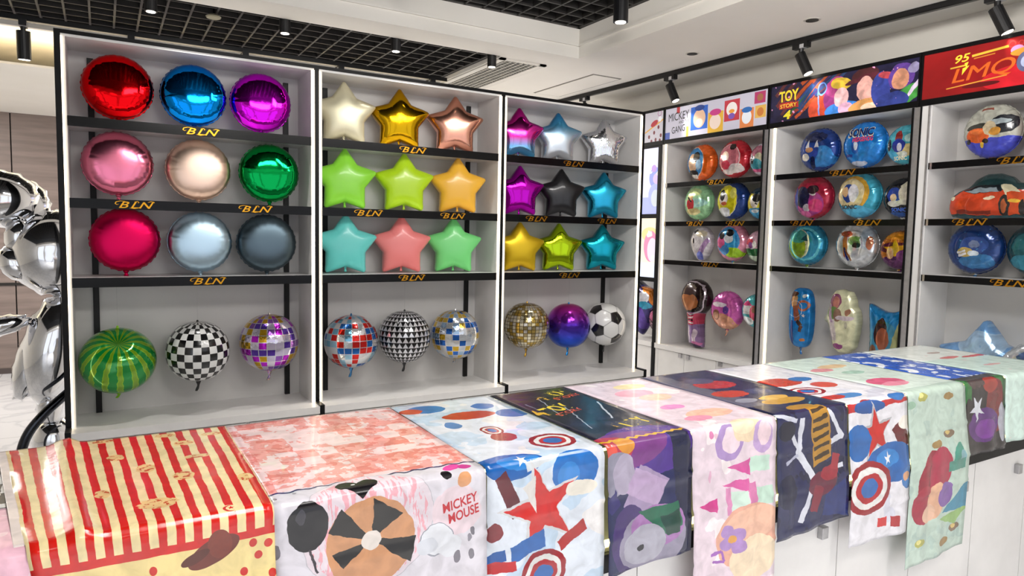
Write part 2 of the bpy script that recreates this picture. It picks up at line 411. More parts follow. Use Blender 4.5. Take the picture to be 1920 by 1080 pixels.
def recessed(loc, label):
    t = thing('recessed_downlight', label, 'downlight', loc, 0, 'recessed downlights')
    MB().lathe([(.046, -.004), (.05, 0), (.046, .001)], 24).build('trim_ring', mat('pale_trim_ring', '#cfcac0', .4), t)
    MB().lathe([(.036, -.006), (.036, -.003)], 24).build('dark_lens', mat('dark_lens', '#2c2a28', .25), t)
recessed((3.754, -.285, HC), 'recessed round downlight near the track middle, second from the front')
recessed((3.782, -1.217, HC), 'recessed round downlight nearest the front beside the track')
recessed((2.03, 0, HC) if False else (.47, .43, HC), 'small round disc on the white beam under the ceiling') if False else None
# smoke detector like disc under the grid
t = thing('smoke_detector', 'small round pale smoke detector under the black ceiling grid', 'smoke detector', (.78, .80, 2.90))
MB().lathe([(.04, 0), (.045, .008), (.03, .02)], 20).build('body', mat('aged_white_plastic', '#9b967e', .5), t); MB().tube([(0, 0, .02), (0, 0, .06)], .004, 6).build('stem', FIX, t)

# air vent
t = thing('air_vent', 'long white linear air vent with dark slots in the ceiling', 'air vent', (2.90, 1.14, HC-.012))
fr = MB(); W2, L2 = .20, .56
for a_ in ((-W2, W2, -L2, -L2+.03), (-W2, W2, L2-.03, L2), (-W2, -W2+.045, -L2, L2), (W2-.06, W2, -L2, L2)): fr.box(*a_, 0, .012)
fr.build('frame', mat('vent_white', '#d8d4cc', .5), t)
MB().box(-W2+.04, W2-.05, -L2+.02, L2-.02, .008, .011).build('dark_backing', mat('vent_dark', '#161513', .8), t)
sl = MB()
for i in range(6): sl.box(-.138+i*.047, -.128+i*.047, -L2+.02, L2-.02, .0, .008)
for i in range(27): sl.box(-W2+.04, W2-.05, -L2+.05+i*.039, -L2+.054+i*.039, .002, .008)
sl.build('louvre', mat('vent_slat', '#bdb9b0', .5), t)
t = thing('ceiling_access_panel', 'flat white access panel with a thin dark seam in the ceiling', 'access panel', (3.71, 1.05, HC-.006))
MB().box(-.13, .13, -.43, .43, 0, .006).build('panel', CEIL, t); MB().box(-.145, .145, -.445, .445, .003, .0058).build('seam', mat('seam_grey', '#77736c', .7), t)

# track lights
def track(p0, p1, label, heads, mats_, group):
    t = thing('light_track', label, 'track rail', p0)
    d = Vector(p1)-Vector(p0); L = d.length; t.rotation_euler = (0, 0, math.atan2(d.y, d.x))
    MB().box(0, L, -.017, .017, 0, .03).build('rail', mats_[0], t); MB().box(0, L, -.014, .014, -.003, 0).build('edge_strip', mats_[1], t)
    MB().box(-.03, 0, -.019, .019, -.004, .032).build('end_cap', FIX, t)
TRK = mat('black_track', '#0e0e10', .35, .2)
track((3.947, 1.622, 2.868), (4.13, -2.95, 2.868), 'long black light track on the ceiling beside the wall of shelves', None, (TRK, TRK), None)
track((-1.2, 1.43, 2.868), (2.66, 1.43, 2.868), 'black light track with edge coloured as lit under the dark grid behind the shelf units', None, (TRK, mat('track_glow_edge', '#a89d88', .4, emit='#a89d88', es=.25)), None)  # faint emission stands in for light caught on the rail's underside
def track_head(loc, target, label, group, r=.033, L=.125, power=9):
    t = thing('track_spotlight', label, 'spotlight', loc, 0, group)
    MB().box(-.02, .02, -.055, .055, -.035, 0).build('adapter', FIX, t)
    MB().box(-.021, .021, -.03, .0, -.037, -.012).build('clip', mat('clip_grey', '#b7b6b8', .4), t)
    MB().tube([(0, 0, -.035), (0, 0, -.085)], [.016, .012], 10).build('arm', FIX, t)
    d = (Vector(target)-Vector(loc)).normalized(); c = Vector((0, 0, -.085)); a_ = c-d*L*.15; b_ = c+d*L
    MB().tube([a_, b_], r, 20).build('head', FIX, t); MB().tube([b_-d*.002, b_+d*.001], r*.8, 20).build('lens', mat('lit_lens', '#ffffff'), t)
    S = lamp('spotlight_lamp', 'SPOT', b_+d*.01, power, NEUT, b_+d*2, spot_size=math.radians(70), spot_blend=.7, shadow_soft_size=.03); S.parent = t
for y, x, lab in ((1.25, 3.962, 'at the far end of the track above the shelf unit corner'), (.19, 4.005, 'second from the far end of the track'), (-.95, 4.05, 'hanging over the middle sign'), (-2.06, 4.094, 'nearest the front over the red sign')):
    track_head((x, y, 2.868), (x+.10, y-.28, 2.2), 'black track spotlight '+lab, 'track spotlights')
for x, lab in ((-.233, 'hanging clear at the left of the shelf units'), (.353, 'above the red round balloon'), (1.067, 'above the purple round balloon'), (1.757, 'above the gold star'), (2.519, 'above the corner of the middle unit')):
    track_head((x, 1.43, 2.868), (x, 1.55, 1.5) if x < 0 else (x, 1.43, 1.5), 'black track spotlight on the rear track, '+lab, 'rear track spotlights', power=10, r=.038, L=.15)

# ------------------------------------------------------------------ shelf units (local x along the front, y into the depth)
def bln(parent, x, z, y, w=.175, h=.04):
    """gold BLN lettering on a shelf edge"""
    o = MB(); tot = []
    for ch, x0 in (('B', 0.), ('L', .95), ('N', 1.62)):
        vs, fs = text_data(ch, 1.35, .38, .012); tot.append(([(vx+x0, vy) for vx, vy in vs], fs))
    tot.append(ribbon([(.62, .98), (.2, 1.0), (-.12, .86), (-.2, .6), (-.06, .45), (.08, .55)], .1))
    tot.append(ribbon([(.95, .02), (1.3, -.06), (1.62, .02), (1.8, .2)], .09)); tot.append(ribbon([(1.35, .95), (1.6, 1.02), (1.72, .86), (1.62, .75)], .08))
    tot.append(ribbon([(2.45, .9), (2.7, 1.05), (2.95, .98), (3.0, .85)], .1))
    allv = [v for vs, _ in tot for v in vs]; fv = fit(allv, w, h); k = 0
    for vs, fs in tot:
        q = fv[k:k+len(vs)]; k += len(vs); o.add([(x+a_, y-.0012, z+b_) for a_, b_ in q], fs)
    me = o.mesh('lettering', GOLD); ob = link('lettering', me, parent, 'gold script letters')
    s_ = ob.modifiers.new('thick', 'SOLIDIFY'); s_.thickness = .001; s_.offset = 0
def shelf(parent, x0, x1, z, t, d, letters, chrome=None, y0=0.):
    s = MB().box(x0, x1, y0+.008, d, z-t+.012, z).build('shelf', WHITE, parent)
    MB().box(x0, x1, y0, y0+.008, z-t, z).build('front_edge', GLOSSBLK, s)
    for xl in letters: bln(s, xl, z-t/2, y0)
    if chrome:
        c = MB()
        for xc in chrome: c.box(xc, xc+.012, y0-.002, y0, z-t, z)
        c.build('edge_clip', mat('chrome_clip', '#d7d3ca', .2, 1.), s)
    return s

def left_unit(i, label, letters):
    x0 = (0, 1.2, 2.396)[i]; w = (1.2, 1.196, 1.184)[i]; D = .31; P = .013
    t = thing('display_shelf_unit', label, 'shelf unit', (x0, 0, 0), 0, 'balloon display units of the left wall')
    zt = 2.486
    a0 = -P if i == 0 else 0.; a1 = w+P if i == 2 else w
    MB().box(a0, P, 0, D, .585, zt+.03).build('frame_post', BLACK, t); MB().box(w-P, a1, 0, D, .585, zt+.03).build('frame_post', BLACK, t)
    MB().box(P, w-P, 0, D, zt+.012, zt+.03).build('top_rail', BLACK, t)
    MB().box(P, w-P, .004, D, zt, zt+.012).build('top_panel', WHITE, t)
    MB().box(P, w-P, D-.012, D, .62, zt).build('back_panel', PANEL, t)
    for a, b_ in ((P, P+.018), (w-P-.018, w-P)): MB().box(a, b_, .004, D-.012, .62, zt).build('side_panel', WHITE, t)
    for a, lw in ((P, .004), (w-P-.011, .011)): MB().box(a, a+lw, -.004, .004, .625, zt).build('led_strip', LED, t)
    for a in (.112, w-.118): MB().box(a, a+.028, D-.03, D-.012, .62, zt-.03).build('slotted_upright', SLOT, t)
    for r_, z in enumerate((2.122, 1.737, 1.354)): shelf(t, P+.018, w-P-.018, z, .047, D-.014, letters[r_])
    # base cabinet, standing forward of the shelves
    c = MB().box(a0, a1, -.085, D, .08, .583).box(a0+.01, a1-.01, -.05, D-.02, 0, .08).build('base_cabinet', WHITE, t)
    for k in range(3): MB().box(w*k/3+.015, w*(k+1)/3-.004, -.103, -.086, .09, .575).build('door', WHITE, c)
    MB().box(P, w-P, -.105, D, .583, .622).build('ledge', WHITE, t)
    MB().box(a0, P, -.107, 0, .09, .63).box(w-P, a1, -.107, 0, .09, .63).build('foot_post', BLACK, t)
    return t
left_unit(0, 'tall white shelf unit on the far left holding round foil balloons', ([.609], [.303, .872], [.632]))
left_unit(1, 'tall white shelf unit in the middle holding pastel and gold star balloons', ([.575], [.30, .846], [.575]))
left_unit(2, 'tall white shelf unit at the corner holding pink, teal and silver star balloons', ([.567], [.272, .873], [.556]))

RX = 4.108; RZ = -PI/2
def right_unit(y_hi, w, label, letters, lit=True):
    D = .30; t = thing('wall_shelf_unit', label, 'shelf unit', (RX, y_hi, 0), RZ, 'wall shelf units under the signs')
    zt = 2.36; b = .73
    MB().box(0, .007, -.006, D, .1, zt).build('edge_strip', BLACK, t)
    MB().box(.007, .04, 0, .02, .1, zt).build('stile', WHITE, t)
    MB().box(.042, .051, -.004, .006, b, zt).build('led_strip', LED2 if lit else ALU, t)
    MB().box(.04, .058, .006, D-.012, b, zt).build('side_panel', WHITE, t)
    MB().box(w-.016, w-.001, .02, D-.012, b, zt).build('side_panel', WHITE, t)
    MB().box(w-.045, w-.033, -.004, .022, .1, zt).build('edge_strip', BLACK, t)
    MB().box(w-.033, w-.001, 0, .02, .1, zt).build('grey_stile', ALU, t)
    MB().box(.04, w-.001, D-.012, D, b, zt).build('back_panel', PANEL, t)
    MB().box(.0, w-.03, .004, D, zt, zt+.016).build('top_panel', WHITE, t)
    for r_, z in enumerate((2.045, 1.735, 1.425)): shelf(t, .058, w-.046, z, .036, D-.014, letters[r_], (.066,))
    c = MB().box(.007, w-.045, .02, D, .08, b-.04).box(.007, w-.045, .05, D-.02, 0, .08).build('base_cabinet', WHITE, t)
    k = 3; dw = (w-.06)/k
    for j in range(k):
        d = MB().box(.01+j*dw, .01+(j+1)*dw-.004, .002, .02, .09, b-.045).build('door', WHITE, c)
        xh = .01+(j+1)*dw-.055 if j == 0 else .01+j*dw+.03
        MB().box(xh, xh+.032, -.012, .002, .652, .684).build('handle', ALU, d, label='small square metal handle')
    MB().box(.007, w-.045, -.012, D, b-.04, b).build('ledge', WHITE, t)
    return t
right_unit(.372, 1.05, 'wall shelf unit of cartoon-print balloons, nearest the corner under the white sign', ([.597], [.40, .795], [.57]))
right_unit(-.682, 1.018, 'wall shelf unit of blue and teal balloons under the dark colourful sign', ([.565], [.294, .745], []))
right_unit(-1.704, 1.04, 'wall shelf unit at the right edge under the red sign', ([.485], [.29], [.495]), False)

# narrow bay next to the corner with two lit posters
t = thing('poster_display_unit', 'narrow wall unit in the corner with two lit posters above a ledge', 'shelf unit', (RX, 1.42, 0), RZ)
w = 1.044
MB().box(w-.03, w, -.004, .3, .1, 2.36).build('edge_strip', BLACK, t)
MB().box(.0, w-.03, .28, .3, .73, 2.36).build('back_panel', PANEL, t)
MB().box(0, w-.03, -.003, .03, 1.765, 1.80).box(0, w-.03, -.003, .03, 1.235, 1.27).box(0, w-.03, -.003, .03, 2.345, 2.36).build('cross_bar', BLACK, t)
P1 = Art('lit_poster_lilac', '#dcdcf0', .3, emit=.55)
P1.box(0, 0, 1.1, .14, '#aeb6ee').ell(.985, .30, .075, .085, '#8f9ae0').ell(.965, .375, .03, .03, '#b58fd6').ell(.985, .15, .08, .1, '#a9b2ea').ell(.99, .13, .05, .07, '#c9d2dc').ell(1., .29, .045, .045, '#cbb6e6').noise(7, .66, '#f2eef8')
p = MB().add([(.0, 0, 1.80), (w-.03, 0, 1.80), (w-.03, 0, 2.345), (0, 0, 2.345), (.0, .03, 1.80), (w-.03, .03, 1.80), (w-.03, .03, 2.345), (0, .03, 2.345)], [(0, 1, 2, 3), (7, 6, 5, 4), (0, 4, 5, 1), (3, 2, 6, 7)], 0, [(0, 0), (w-.03, 0), (w-.03, .545), (0, .545)]*2)
p.build('poster', P1.done(), t, label='lit poster in lilac and pale blue')
P2 = Art('lit_poster_pink', '#efe6d2', .3, emit=.55)
P2.box(0, 0, 1.1, .12, '#dbe4f4').ell(.94, .36, .10, .06, '#e4d79a').ell(.955, .26, .085, .13, '#dd8fb2').ell(.975, .23, .06, .10, '#ddd6e6').noise(9, .68, '#f7efe2')
p = MB().add([(.0, 0, 1.27), (w-.03, 0, 1.27), (w-.03, 0, 1.765), (0, 0, 1.765), (.0, .03, 1.27), (w-.03, .03, 1.27), (w-.03, .03, 1.765), (0, .03, 1.765)], [(0, 1, 2, 3), (7, 6, 5, 4), (0, 4, 5, 1), (3, 2, 6, 7)], 0, [(0, 0), (w-.03, 0), (w-.03, .495), (0, .495)]*2)
p.build('poster', P2.done(), t, label='lit poster in pink and cream')
c = MB().box(0, w-.03, .02, .3, .08, .69).box(0, w-.03, .05, .28, 0, .08).build('base_cabinet', WHITE, t)
MB().box(.01, w-.04, .002, .02, .09, .685).build('door', WHITE, c)
MB().box(0, w-.03, -.012, .3, .69, .73).build('ledge', WHITE, t)

# ------------------------------------------------------------------ signs over the wall units
def sign(y_hi, y_lo, label, art, texts, group='lit signs above the wall units'):
    """sheet coordinates: u = -y, v = z"""
    L = y_hi-y_lo; t = thing('sign_lightbox', label, 'sign', (RX, y_hi, 2.362), RZ, group)
    fr = MB(); H = .298
    for a in ((0, L, 0, .034), (0, L, H-.022, H), (0, .011, .034, H-.022), (L-.011, L, .034, H-.022)): fr.box(a[0], a[1], -.004, .3, a[2], a[3])
    fr.build('frame', BLACK, t)
    x0, x1, z0, z1 = .011, L-.011, .034, H-.022
    vs = [(x, y, z) for y in (0., .02) for x, z in ((x0, z0), (x1, z0), (x1, z1), (x0, z1))]
    uv = [(x-y_hi, z+2.362) for y in (0, 1) for x, z in ((x0, z0), (x1, z0), (x1, z1), (x0, z1))]
    MB().add(vs, [(0, 1, 2, 3), (7, 6, 5, 4), (0, 4, 5, 1), (1, 5, 6, 2), (2, 6, 7, 3), (3, 7, 4, 0)], 0, uv).build('lit_panel', art.done(), t)
    for k, (s, u, v, tw, th, col, rot, sh, bold) in enumerate(texts):
        tv, tf = text_data(s, 1., sh, bold); tv = fit(tv, tw, th); ca, sa = math.cos(rot), math.sin(rot)
        q = [(u+y_hi+ca*a-sa*b_, -.0015-.0002*k, v-2.362+sa*a+ca*b_) for a, b_ in tv]
        m_ = mat('sign_ink_'+col[1:], col, .35, emit=col, es=.3); MB().add(q, tf).build('lettering', m_, t)
    return t
A = Art('white_sign_print', '#c9c6d6', .3, emit=.28)
for (u0, v0, u1, v1, c) in ((-.06, 2.437, .114, 2.613, '#2a63c4'), (.119, 2.396, .268, 2.548, '#e2b23c'), (.276, 2.461, .417, 2.612, '#c23a48'), (.423, 2.396, .545, 2.531, '#e0864e'), (.546, 2.55, .64, 2.63, '#b43a6a'), (.556, 2.45, .648, 2.535, '#dfb257'), (-.215, 2.59, -.18, 2.64, '#b83a42'), (-.34, 2.39, -.285, 2.45, '#3a55ae'), (-.105, 2.39, -.08, 2.475, '#d8b450')): A.box(u0, v0, u1, v1, c)
for (u, v, ru, rv, c) in ((.03, 2.52, .062, .07, '#e7bfa0'), (.03, 2.49, .036, .03, '#f2dccb'), (.03, 2.60, .05, .022, '#1c3f8c'), (.19, 2.475, .055, .055, '#efd9cc'), (.19, 2.545, .055, .024, '#c63c86'), (.345, 2.545, .05, .05, '#f0e8e6'), (.345, 2.495, .03, .022, '#7c55b0'), (.345, 2.53, .026, .014, '#e89a3c'), (.483, 2.47, .042, .048, '#e9edf4'), (.483, 2.52, .046, .02, '#2e6cb6'), (.60, 2.49, .028, .03, '#c97a3a'), (.594, 2.59, .026, .026, '#a26a4a')): A.ell(u, v, ru, rv, c)
sign(.349, -.670, 'white lit sign with black handwritten letters and coloured squares', A, [('MICKEY', -.19, 2.568, .225, .062, '#15151a', .04, .05, 0), ('AND THE', -.132, 2.519, .11, .022, '#2a2a30', .03, 0, 0), ('GANG', -.19, 2.466, .145, .052, '#15151a', .08, .05, 0)])
A = Art('dark_sign_print', '#1d1a3a', .3, emit=.4, warp=(18, .02), tone=(16, .35))
for k in range(26):
    u = .70+rnd.random()*.42; v = 2.38+rnd.random()*.27; A.cap(u, v, u+.10+.08*rnd.random(), v+.10+.05*rnd.random(), .006+.008*rnd.random(), rnd.choice(['#7a3420', '#a4471f', '#2c5a34', '#2a3f78', '#5c2a2a', '#8a2f26', '#38245a', '#1e3a62']))
for (u, v, ru, rv, c, r_) in ((1.08, 2.44, .10, .09, '#b8432a', .3), (1.16, 2.50, .07, .10, '#8a2f72', 0), (1.22, 2.415, .12, .05, '#3a7fd0', 0), (1.17, 2.56, .07, .06, '#a93c7c', .4), (1.205, 2.575, .07, .035, '#d8b53c', -.2), (1.21, 2.49, .05, .06, '#e6b7b8', 0), (1.24, 2.415, .05, .04, '#dca8c2', 0), (1.36, 2.60, .085, .045, '#4a1f24', .1), (1.34, 2.58, .11, .016, '#571f2c', .2), (1.365, 2.515, .055, .075, '#dca79c', 0), (1.35, 2.42, .09, .035, '#d99a5a', .2), (1.40, 2.41, .06, .02, '#ecd0b4', 0), (1.46, 2.50, .06, .10, '#34408e', 0), (1.49, 2.575, .05, .02, '#b3444c', -.2), (1.58, 2.55, .075, .075, '#5a3a8a', 0), (1.575, 2.535, .05, .06, '#c98c6e', 0), (1.65, 2.585, .035, .03, '#8d86a8', .4), (1.62, 2.44, .12, .045, '#3f8a3c', .5), (1.655, 2.475, .012, .06, '#c3b3c8', -.6), (1.53, 2.42, .10, .05, '#2d3a80', 0)): A.ell(u, v, ru, rv, c, r_)
A.ring(1.075, 2.565, .026, .033, '#5a86d8', 1.2).cap(1.045, 2.565, 1.06, 2.40, .004, '#5a86d8').box(.755, 2.478, .905, 2.517, '#b02a24').noise(26, .72, '#e8a0c8', 1.)
sign(-.676, -1.690, 'dark colourful lit sign with yellow block letters and a large 4', A, [('TOY', .829, 2.562, .15, .072, '#f0d83a', .03, 0, .03), ('STORY', .829, 2.498, .128, .026, '#f2d24a', .02, 0, .015), ('4', .822, 2.437, .058, .058, '#e9d832', 0, .1, .03)])
A = Art('red_sign_print', '#8e1416', .3, emit=.33, tone=(5, .2))
A.ell(2.25, 2.44, .25, .07, '#c81e2a').ell(2.0, 2.43, .09, .012, '#5c1013').cap(1.83, 2.435, 2.12, 2.458, .003, '#d89a3a').cap(1.845, 2.540, 1.93, 2.545, .004, '#e0b23a').cap(1.95, 2.585, 2.12, 2.600, .006, '#e0b23a').cap(1.96, 2.570, 2.06, 2.577, .003, '#c07a2c').ring(2.135, 2.606, .012, .017, '#b0342e').ring(2.175, 2.605, .009, .013, '#b0342e').ell(2.16, 2.575, .03, .022, '#b87aa8').ell(2.22, 2.56, .09, .022, '#d0862e').ell(2.2, 2.51, .04, .05, '#5a5f80').ell(2.2, 2.51, .022, .028, '#a8b0cc')
A.poly([(1.915, 2.555), (1.935, 2.56), (1.925, 2.53)], '#ecd23c').poly([(1.907, 2.53), (1.94, 2.54), (1.905, 2.495)], '#ecd23c')
sign(-1.693, -2.74, 'red lit sign reading 95 LMQ with a yellow bolt', A, [('LMQ', 2.005, 2.495, .30, .085, '#d2601f', .05, .25, 0), ('LMQ', 2.008, 2.496, .30, .085, '#d2601f', .05, .25, 0), ('95', 1.905, 2.583, .075, .042, '#f0d03c', .05, .25, .02)])
A = Art('dotted_sign_print', '#c6c2cc', .3, emit=.28)
A.poly([(-1.2, 2.3), (-.34, 2.3), (-.34, 2.565), (-.57, 2.48), (-1.2, 2.2)], '#b02238')
for u, v in ((-.53, 2.44), (-.47, 2.47), (-.42, 2.51), (-.45, 2.41), (-.39, 2.44), (-.50, 2.40), (-.40, 2.40)): A.ell(u, v, .012, .016, '#6e1426')
A.cap(-.58, 2.478, -.36, 2.57, .006, '#d8a23c').ell(-.47, 2.545, .045, .022, '#b02238', .4).ell(-.405, 2.575, .02, .022, '#e8ecf2').ring(-.41, 2.62, .018, .023, '#a85a98')
sign(1.40, .353, 'narrow lit sign with red dotted corner beside the white lettered sign', A, [])

# ------------------------------------------------------------------ foil balloons
def inflate(poly, n=72, m=14, k=1., thick=.5, wrinkle=.0, seed=1, back=.85):
    """puffed-up foil shape from an outline that is star-shaped about the origin; front faces -y"""
    P = np.array(poly); lo, hi = P.min(0)-.04, P.max(0)+.04; N = 110
    gx = np.linspace(lo[0], hi[0], N); gy = np.linspace(lo[1], hi[1], N); Xg, Yg = np.meshgrid(gx, gy)
    ins = np.zeros_like(Xg, bool); j = len(P)-1
    for i in range(len(P)):
        xi, yi, xj, yj = *P[i], *P[j]
        with np.errstate(divide='ignore', invalid='ignore'):
            c = ((yi > Yg) != (yj > Yg)) & (Xg < (xj-xi)*(Yg-yi)/(yj-yi+1e-12)+xi)
        ins ^= c; j = i
    F = np.zeros_like(Xg); h2 = (gx[1]-gx[0])*(gy[1]-gy[0])
    for _ in range(900):
        F[1:-1, 1:-1] = np.where(ins[1:-1, 1:-1], (F[:-2, 1:-1]+F[2:, 1:-1]+F[1:-1, :-2]+F[1:-1, 2:]+h2)/4, 0)
    G = np.sqrt(F); G /= G.max()
    def samp(x, y):
        u = (x-lo[0])/(hi[0]-lo[0])*(N-1); v = (y-lo[1])/(hi[1]-lo[1])*(N-1); i, j = int(u), int(v); a, b_ = u-i, v-j
        i = min(max(i, 0), N-2); j = min(max(j, 0), N-2)
        return (G[j, i]*(1-a)*(1-b_)+G[j, i+1]*a*(1-b_)+G[j+1, i]*(1-a)*b_+G[j+1, i+1]*a*b_)
    # radial boundary; make sure the corners are hit
    ang = sorted(set([round(math.atan2(y, x), 5) for x, y in poly if len(poly) < 40]+[round(-PI+2*PI*i/n, 5) for i in range(n)]))
    def rad(t):
        best = 0
        for i in range(len(poly)):
            (x0, y0), (x1, y1) = poly[i], poly[(i+1) % len(poly)]
            dx, dy = math.cos(t), math.sin(t); ex, ey = x1-x0, y1-y0; den = dx*ey-dy*ex
            if abs(den) < 1e-9: continue
            s_ = (x0*ey-y0*ex)/den; q = (x0*dy-y0*dx)/den
            if s_ > 0 and -1e-6 <= q <= 1+1e-6: best = max(best, s_)
        return best
    R = [rad(t) for t in ang]; A = len(ang); r0 = random.Random(seed)
    sp = max(P[:, 0].max()-P[:, 0].min(), P[:, 1].max()-P[:, 1].min())/2
    T = thick*sp; ph = [r0.random()*6.28 for _ in range(3)]; fr = [r0.randint(17, 23), r0.randint(27, 35), r0.randint(41, 53)]
    vs, uv = [], []
    for side in (-1, 1):
        vs.append((0, side*T*(1 if side < 0 else back), 0)); uv.append((0, 0))
        for jn in range(1, m):
            s_ = math.sin(PI/2*jn/m)
            for a_ in range(A):
                x, z = math.cos(ang[a_])*R[a_]*s_, math.sin(ang[a_])*R[a_]*s_
                wv = wrinkle*sum(math.sin(fr[q]*ang[a_]+ph[q]) for q in range(3))*s_**7*(1-s_**40)
                y = T*(max(samp(x, z), 0)**k+wv)*(1 if side < 0 else back)
                vs.append((x, side*y, z)); uv.append((x/sp, z/sp))
    o2 = 1+(m-1)*A; ob = 2*o2
    for a_ in range(A):
        q = 1-.35*abs(wrinkle)*abs(math.sin(fr[0]*ang[a_]+ph[0])); x, z = math.cos(ang[a_])*R[a_]*q, math.sin(ang[a_])*R[a_]*q
        vs.append((x, wrinkle*T*.3*math.sin(fr[1]*ang[a_]+ph[1]), z)); uv.append((x/sp, z/sp))
    fs = []
    for side in (0, 1):
        c = side*o2
        def idx(j, a_): return c if j == 0 else (ob+a_ if j == m else c+1+(j-1)*A+a_)
        for a_ in range(A):
            b_ = (a_+1) % A
            for j in range(m):
                f = (idx(j, a_), idx(j+1, a_), idx(j+1, b_), idx(j, b_))
                f = tuple(dict.fromkeys(f)); fs.append(f if side == 0 else f[::-1])
    mb = MB(); mb.add(vs, fs, 0, uv); me = mb.mesh('foil_body', [], True)
    return me
def round_outline(r, n=64): return [(r*math.cos(2*PI*i/n), r*math.sin(2*PI*i/n)) for i in range(n)]
def star_outline(r, inner=.60, rnd_=.13):
    """five-pointed star with slightly rounded tips"""
    pts = []
    for k in range(5):
        a = PI/2+2*PI*k/5
        t = Vector((math.cos(a), math.sin(a)))*r
        L = Vector((math.cos(a-PI/5), math.sin(a-PI/5)))*r*inner; Rr = Vector((math.cos(a+PI/5), math.sin(a+PI/5)))*r*inner
        for q in (L*rnd_+t*(1-rnd_), t*(1-rnd_*.35), Rr*rnd_+t*(1-rnd_)): pts.append((q.x, q.y))
        v = Rr; pts.append((v.x, v.y))
    return pts[::1]
MESH = {}
def mesh_of(key, fn):
    if key not in MESH: MESH[key] = fn()
    return MESH[key]
RND = lambda v: mesh_of(('round', v), lambda: inflate(round_outline(1.), 96, 16, .80, .47, .035, v))
STAR = lambda v: mesh_of(('star', v), lambda: inflate(star_outline(1.), 90, 16, .66, .42, .022, v))
def rim_mesh():
    mb = MB(); n = 120; vs = []
    for i in range(n):
        a = 2*PI*i/n; r1 = 1.018+.012*math.sin(31*a)+.006*math.sin(53*a)
        for r, y in ((.985, -.012), (r1, .012*math.sin(23*a)), (.985, .012)): vs.append((r*math.cos(a), y, r*math.sin(a)))
    fs = [(3*i+j, 3*((i+1) % n)+j, 3*((i+1) % n)+(j+1) % 3, 3*i+(j+1) % 3) for i in range(n) for j in range(3)]
    mb.add(vs, fs, 0, [(v[0], v[2]) for v in vs]); return mb.mesh('seam_rim', [], True)
def tail_mesh(curl=1.):
    """flat filling neck hanging below a balloon, curled at its end; top at z=0, length about 1"""
    mb = MB(); n = 10; vs = []
    for i in range(n+1):
        t = i/n; x = -.55*curl*max(0, t-.45)**1.5; y = -.25*curl*max(0, t-.3)**2; wd = .22*(1-.25*t)+.05*math.sin(9*t)
        for s_ in (-1, 1): vs.append((x+s_*wd*(1-.5*t*(curl != 0)), y+.05*s_*math.sin(5*t)-.035, -t)); 
        for s_ in (1, -1): vs.append((x+s_*wd*(1-.5*t*(curl != 0)), y+.05*s_*math.sin(5*t)+.035, -t))
    fs = [(4*i+j, 4*i+(j+1) % 4, 4*(i+1)+(j+1) % 4, 4*(i+1)+j) for i in range(n) for j in range(4)]+[(3, 2, 1, 0), (4*n, 4*n+1, 4*n+2, 4*n+3)]
    mb.add(vs, fs, 0, [(v[0], v[2]) for v in vs]); return mb.mesh('filling_neck', [], True)
TAIL = mesh_of('tail', tail_mesh); NECK = mesh_of('neck', lambda: tail_mesh(0.)); RIM = mesh_of('rim', rim_mesh)

TREES = {}
def conform_text(parent, me, s, tw, th, u, v, col, R, off=.0015, bold=.03):
    """lettering laid on the front of a balloon of radius R (u, v in units of R)"""
    if me.name not in TREES: TREES[me.name] = BVHTree.FromPolygons([w.co for w in me.vertices], [p.vertices for p in me.polygons])
    tv, tf = text_data(s, 1., .15, bold, .1); tv = fit(tv, tw, th); q = []
    for a, b_ in tv:
        x, z = u+a, v+b_; h = TREES[me.name].ray_cast(Vector((x, -3, z)), Vector((0, 1, 0)))
        q.append((x*R, (h[0].y if h[0] is not None else 0)*R-off, z*R))
    MB().add(q, tf).build('lettering', mat('ink_'+col[1:], col, .3), parent)

def round_balloon(x, y, z, r, m, label, group, rz=0., v=1, tilt=0., texts=(), thread=None, curl=False):
    """x, y, z is the balloon's centre"""
    t = thing('round_foil_balloon', label, 'balloon', (x, y, z), rz, group)
    t.rotation_euler = (tilt, 0, rz)
    o = link('foil_body', RND(v), t, m=m); o.scale = (r, r, r)
    o = link('seam_rim', RIM, t, m=m); o.scale = (r, r, r)
    o = link('filling_neck', TAIL if curl else NECK, t, m=m); o.location = (0, 0, -r*.99); o.scale = ((.055,)*3 if curl else (.05, .05, .028))
    if thread: MB().tube([(0, .02, r*.98), (0, .02, thread-z)], .00035, 5).build('hanging_thread', THREAD, t)
    for k, (s, tw, th, u, vv, col) in enumerate(texts): conform_text(t, RND(v), s, tw, th, u, vv, col, r, .0012+.0006*k)
    return t
def star_balloon(x, y, z, r, m, label, group, rz=0., v=1):
    t = thing('star_foil_balloon', label, 'balloon', (x, y, z), rz, group)
    o = link('foil_body', STAR(v), t, m=m); o.scale = (r, r, r)
    o = link('filling_neck', NECK, t, m=m); o.location = (0, 0, -r*.585); o.scale = (.035, .035, .035)
    return t

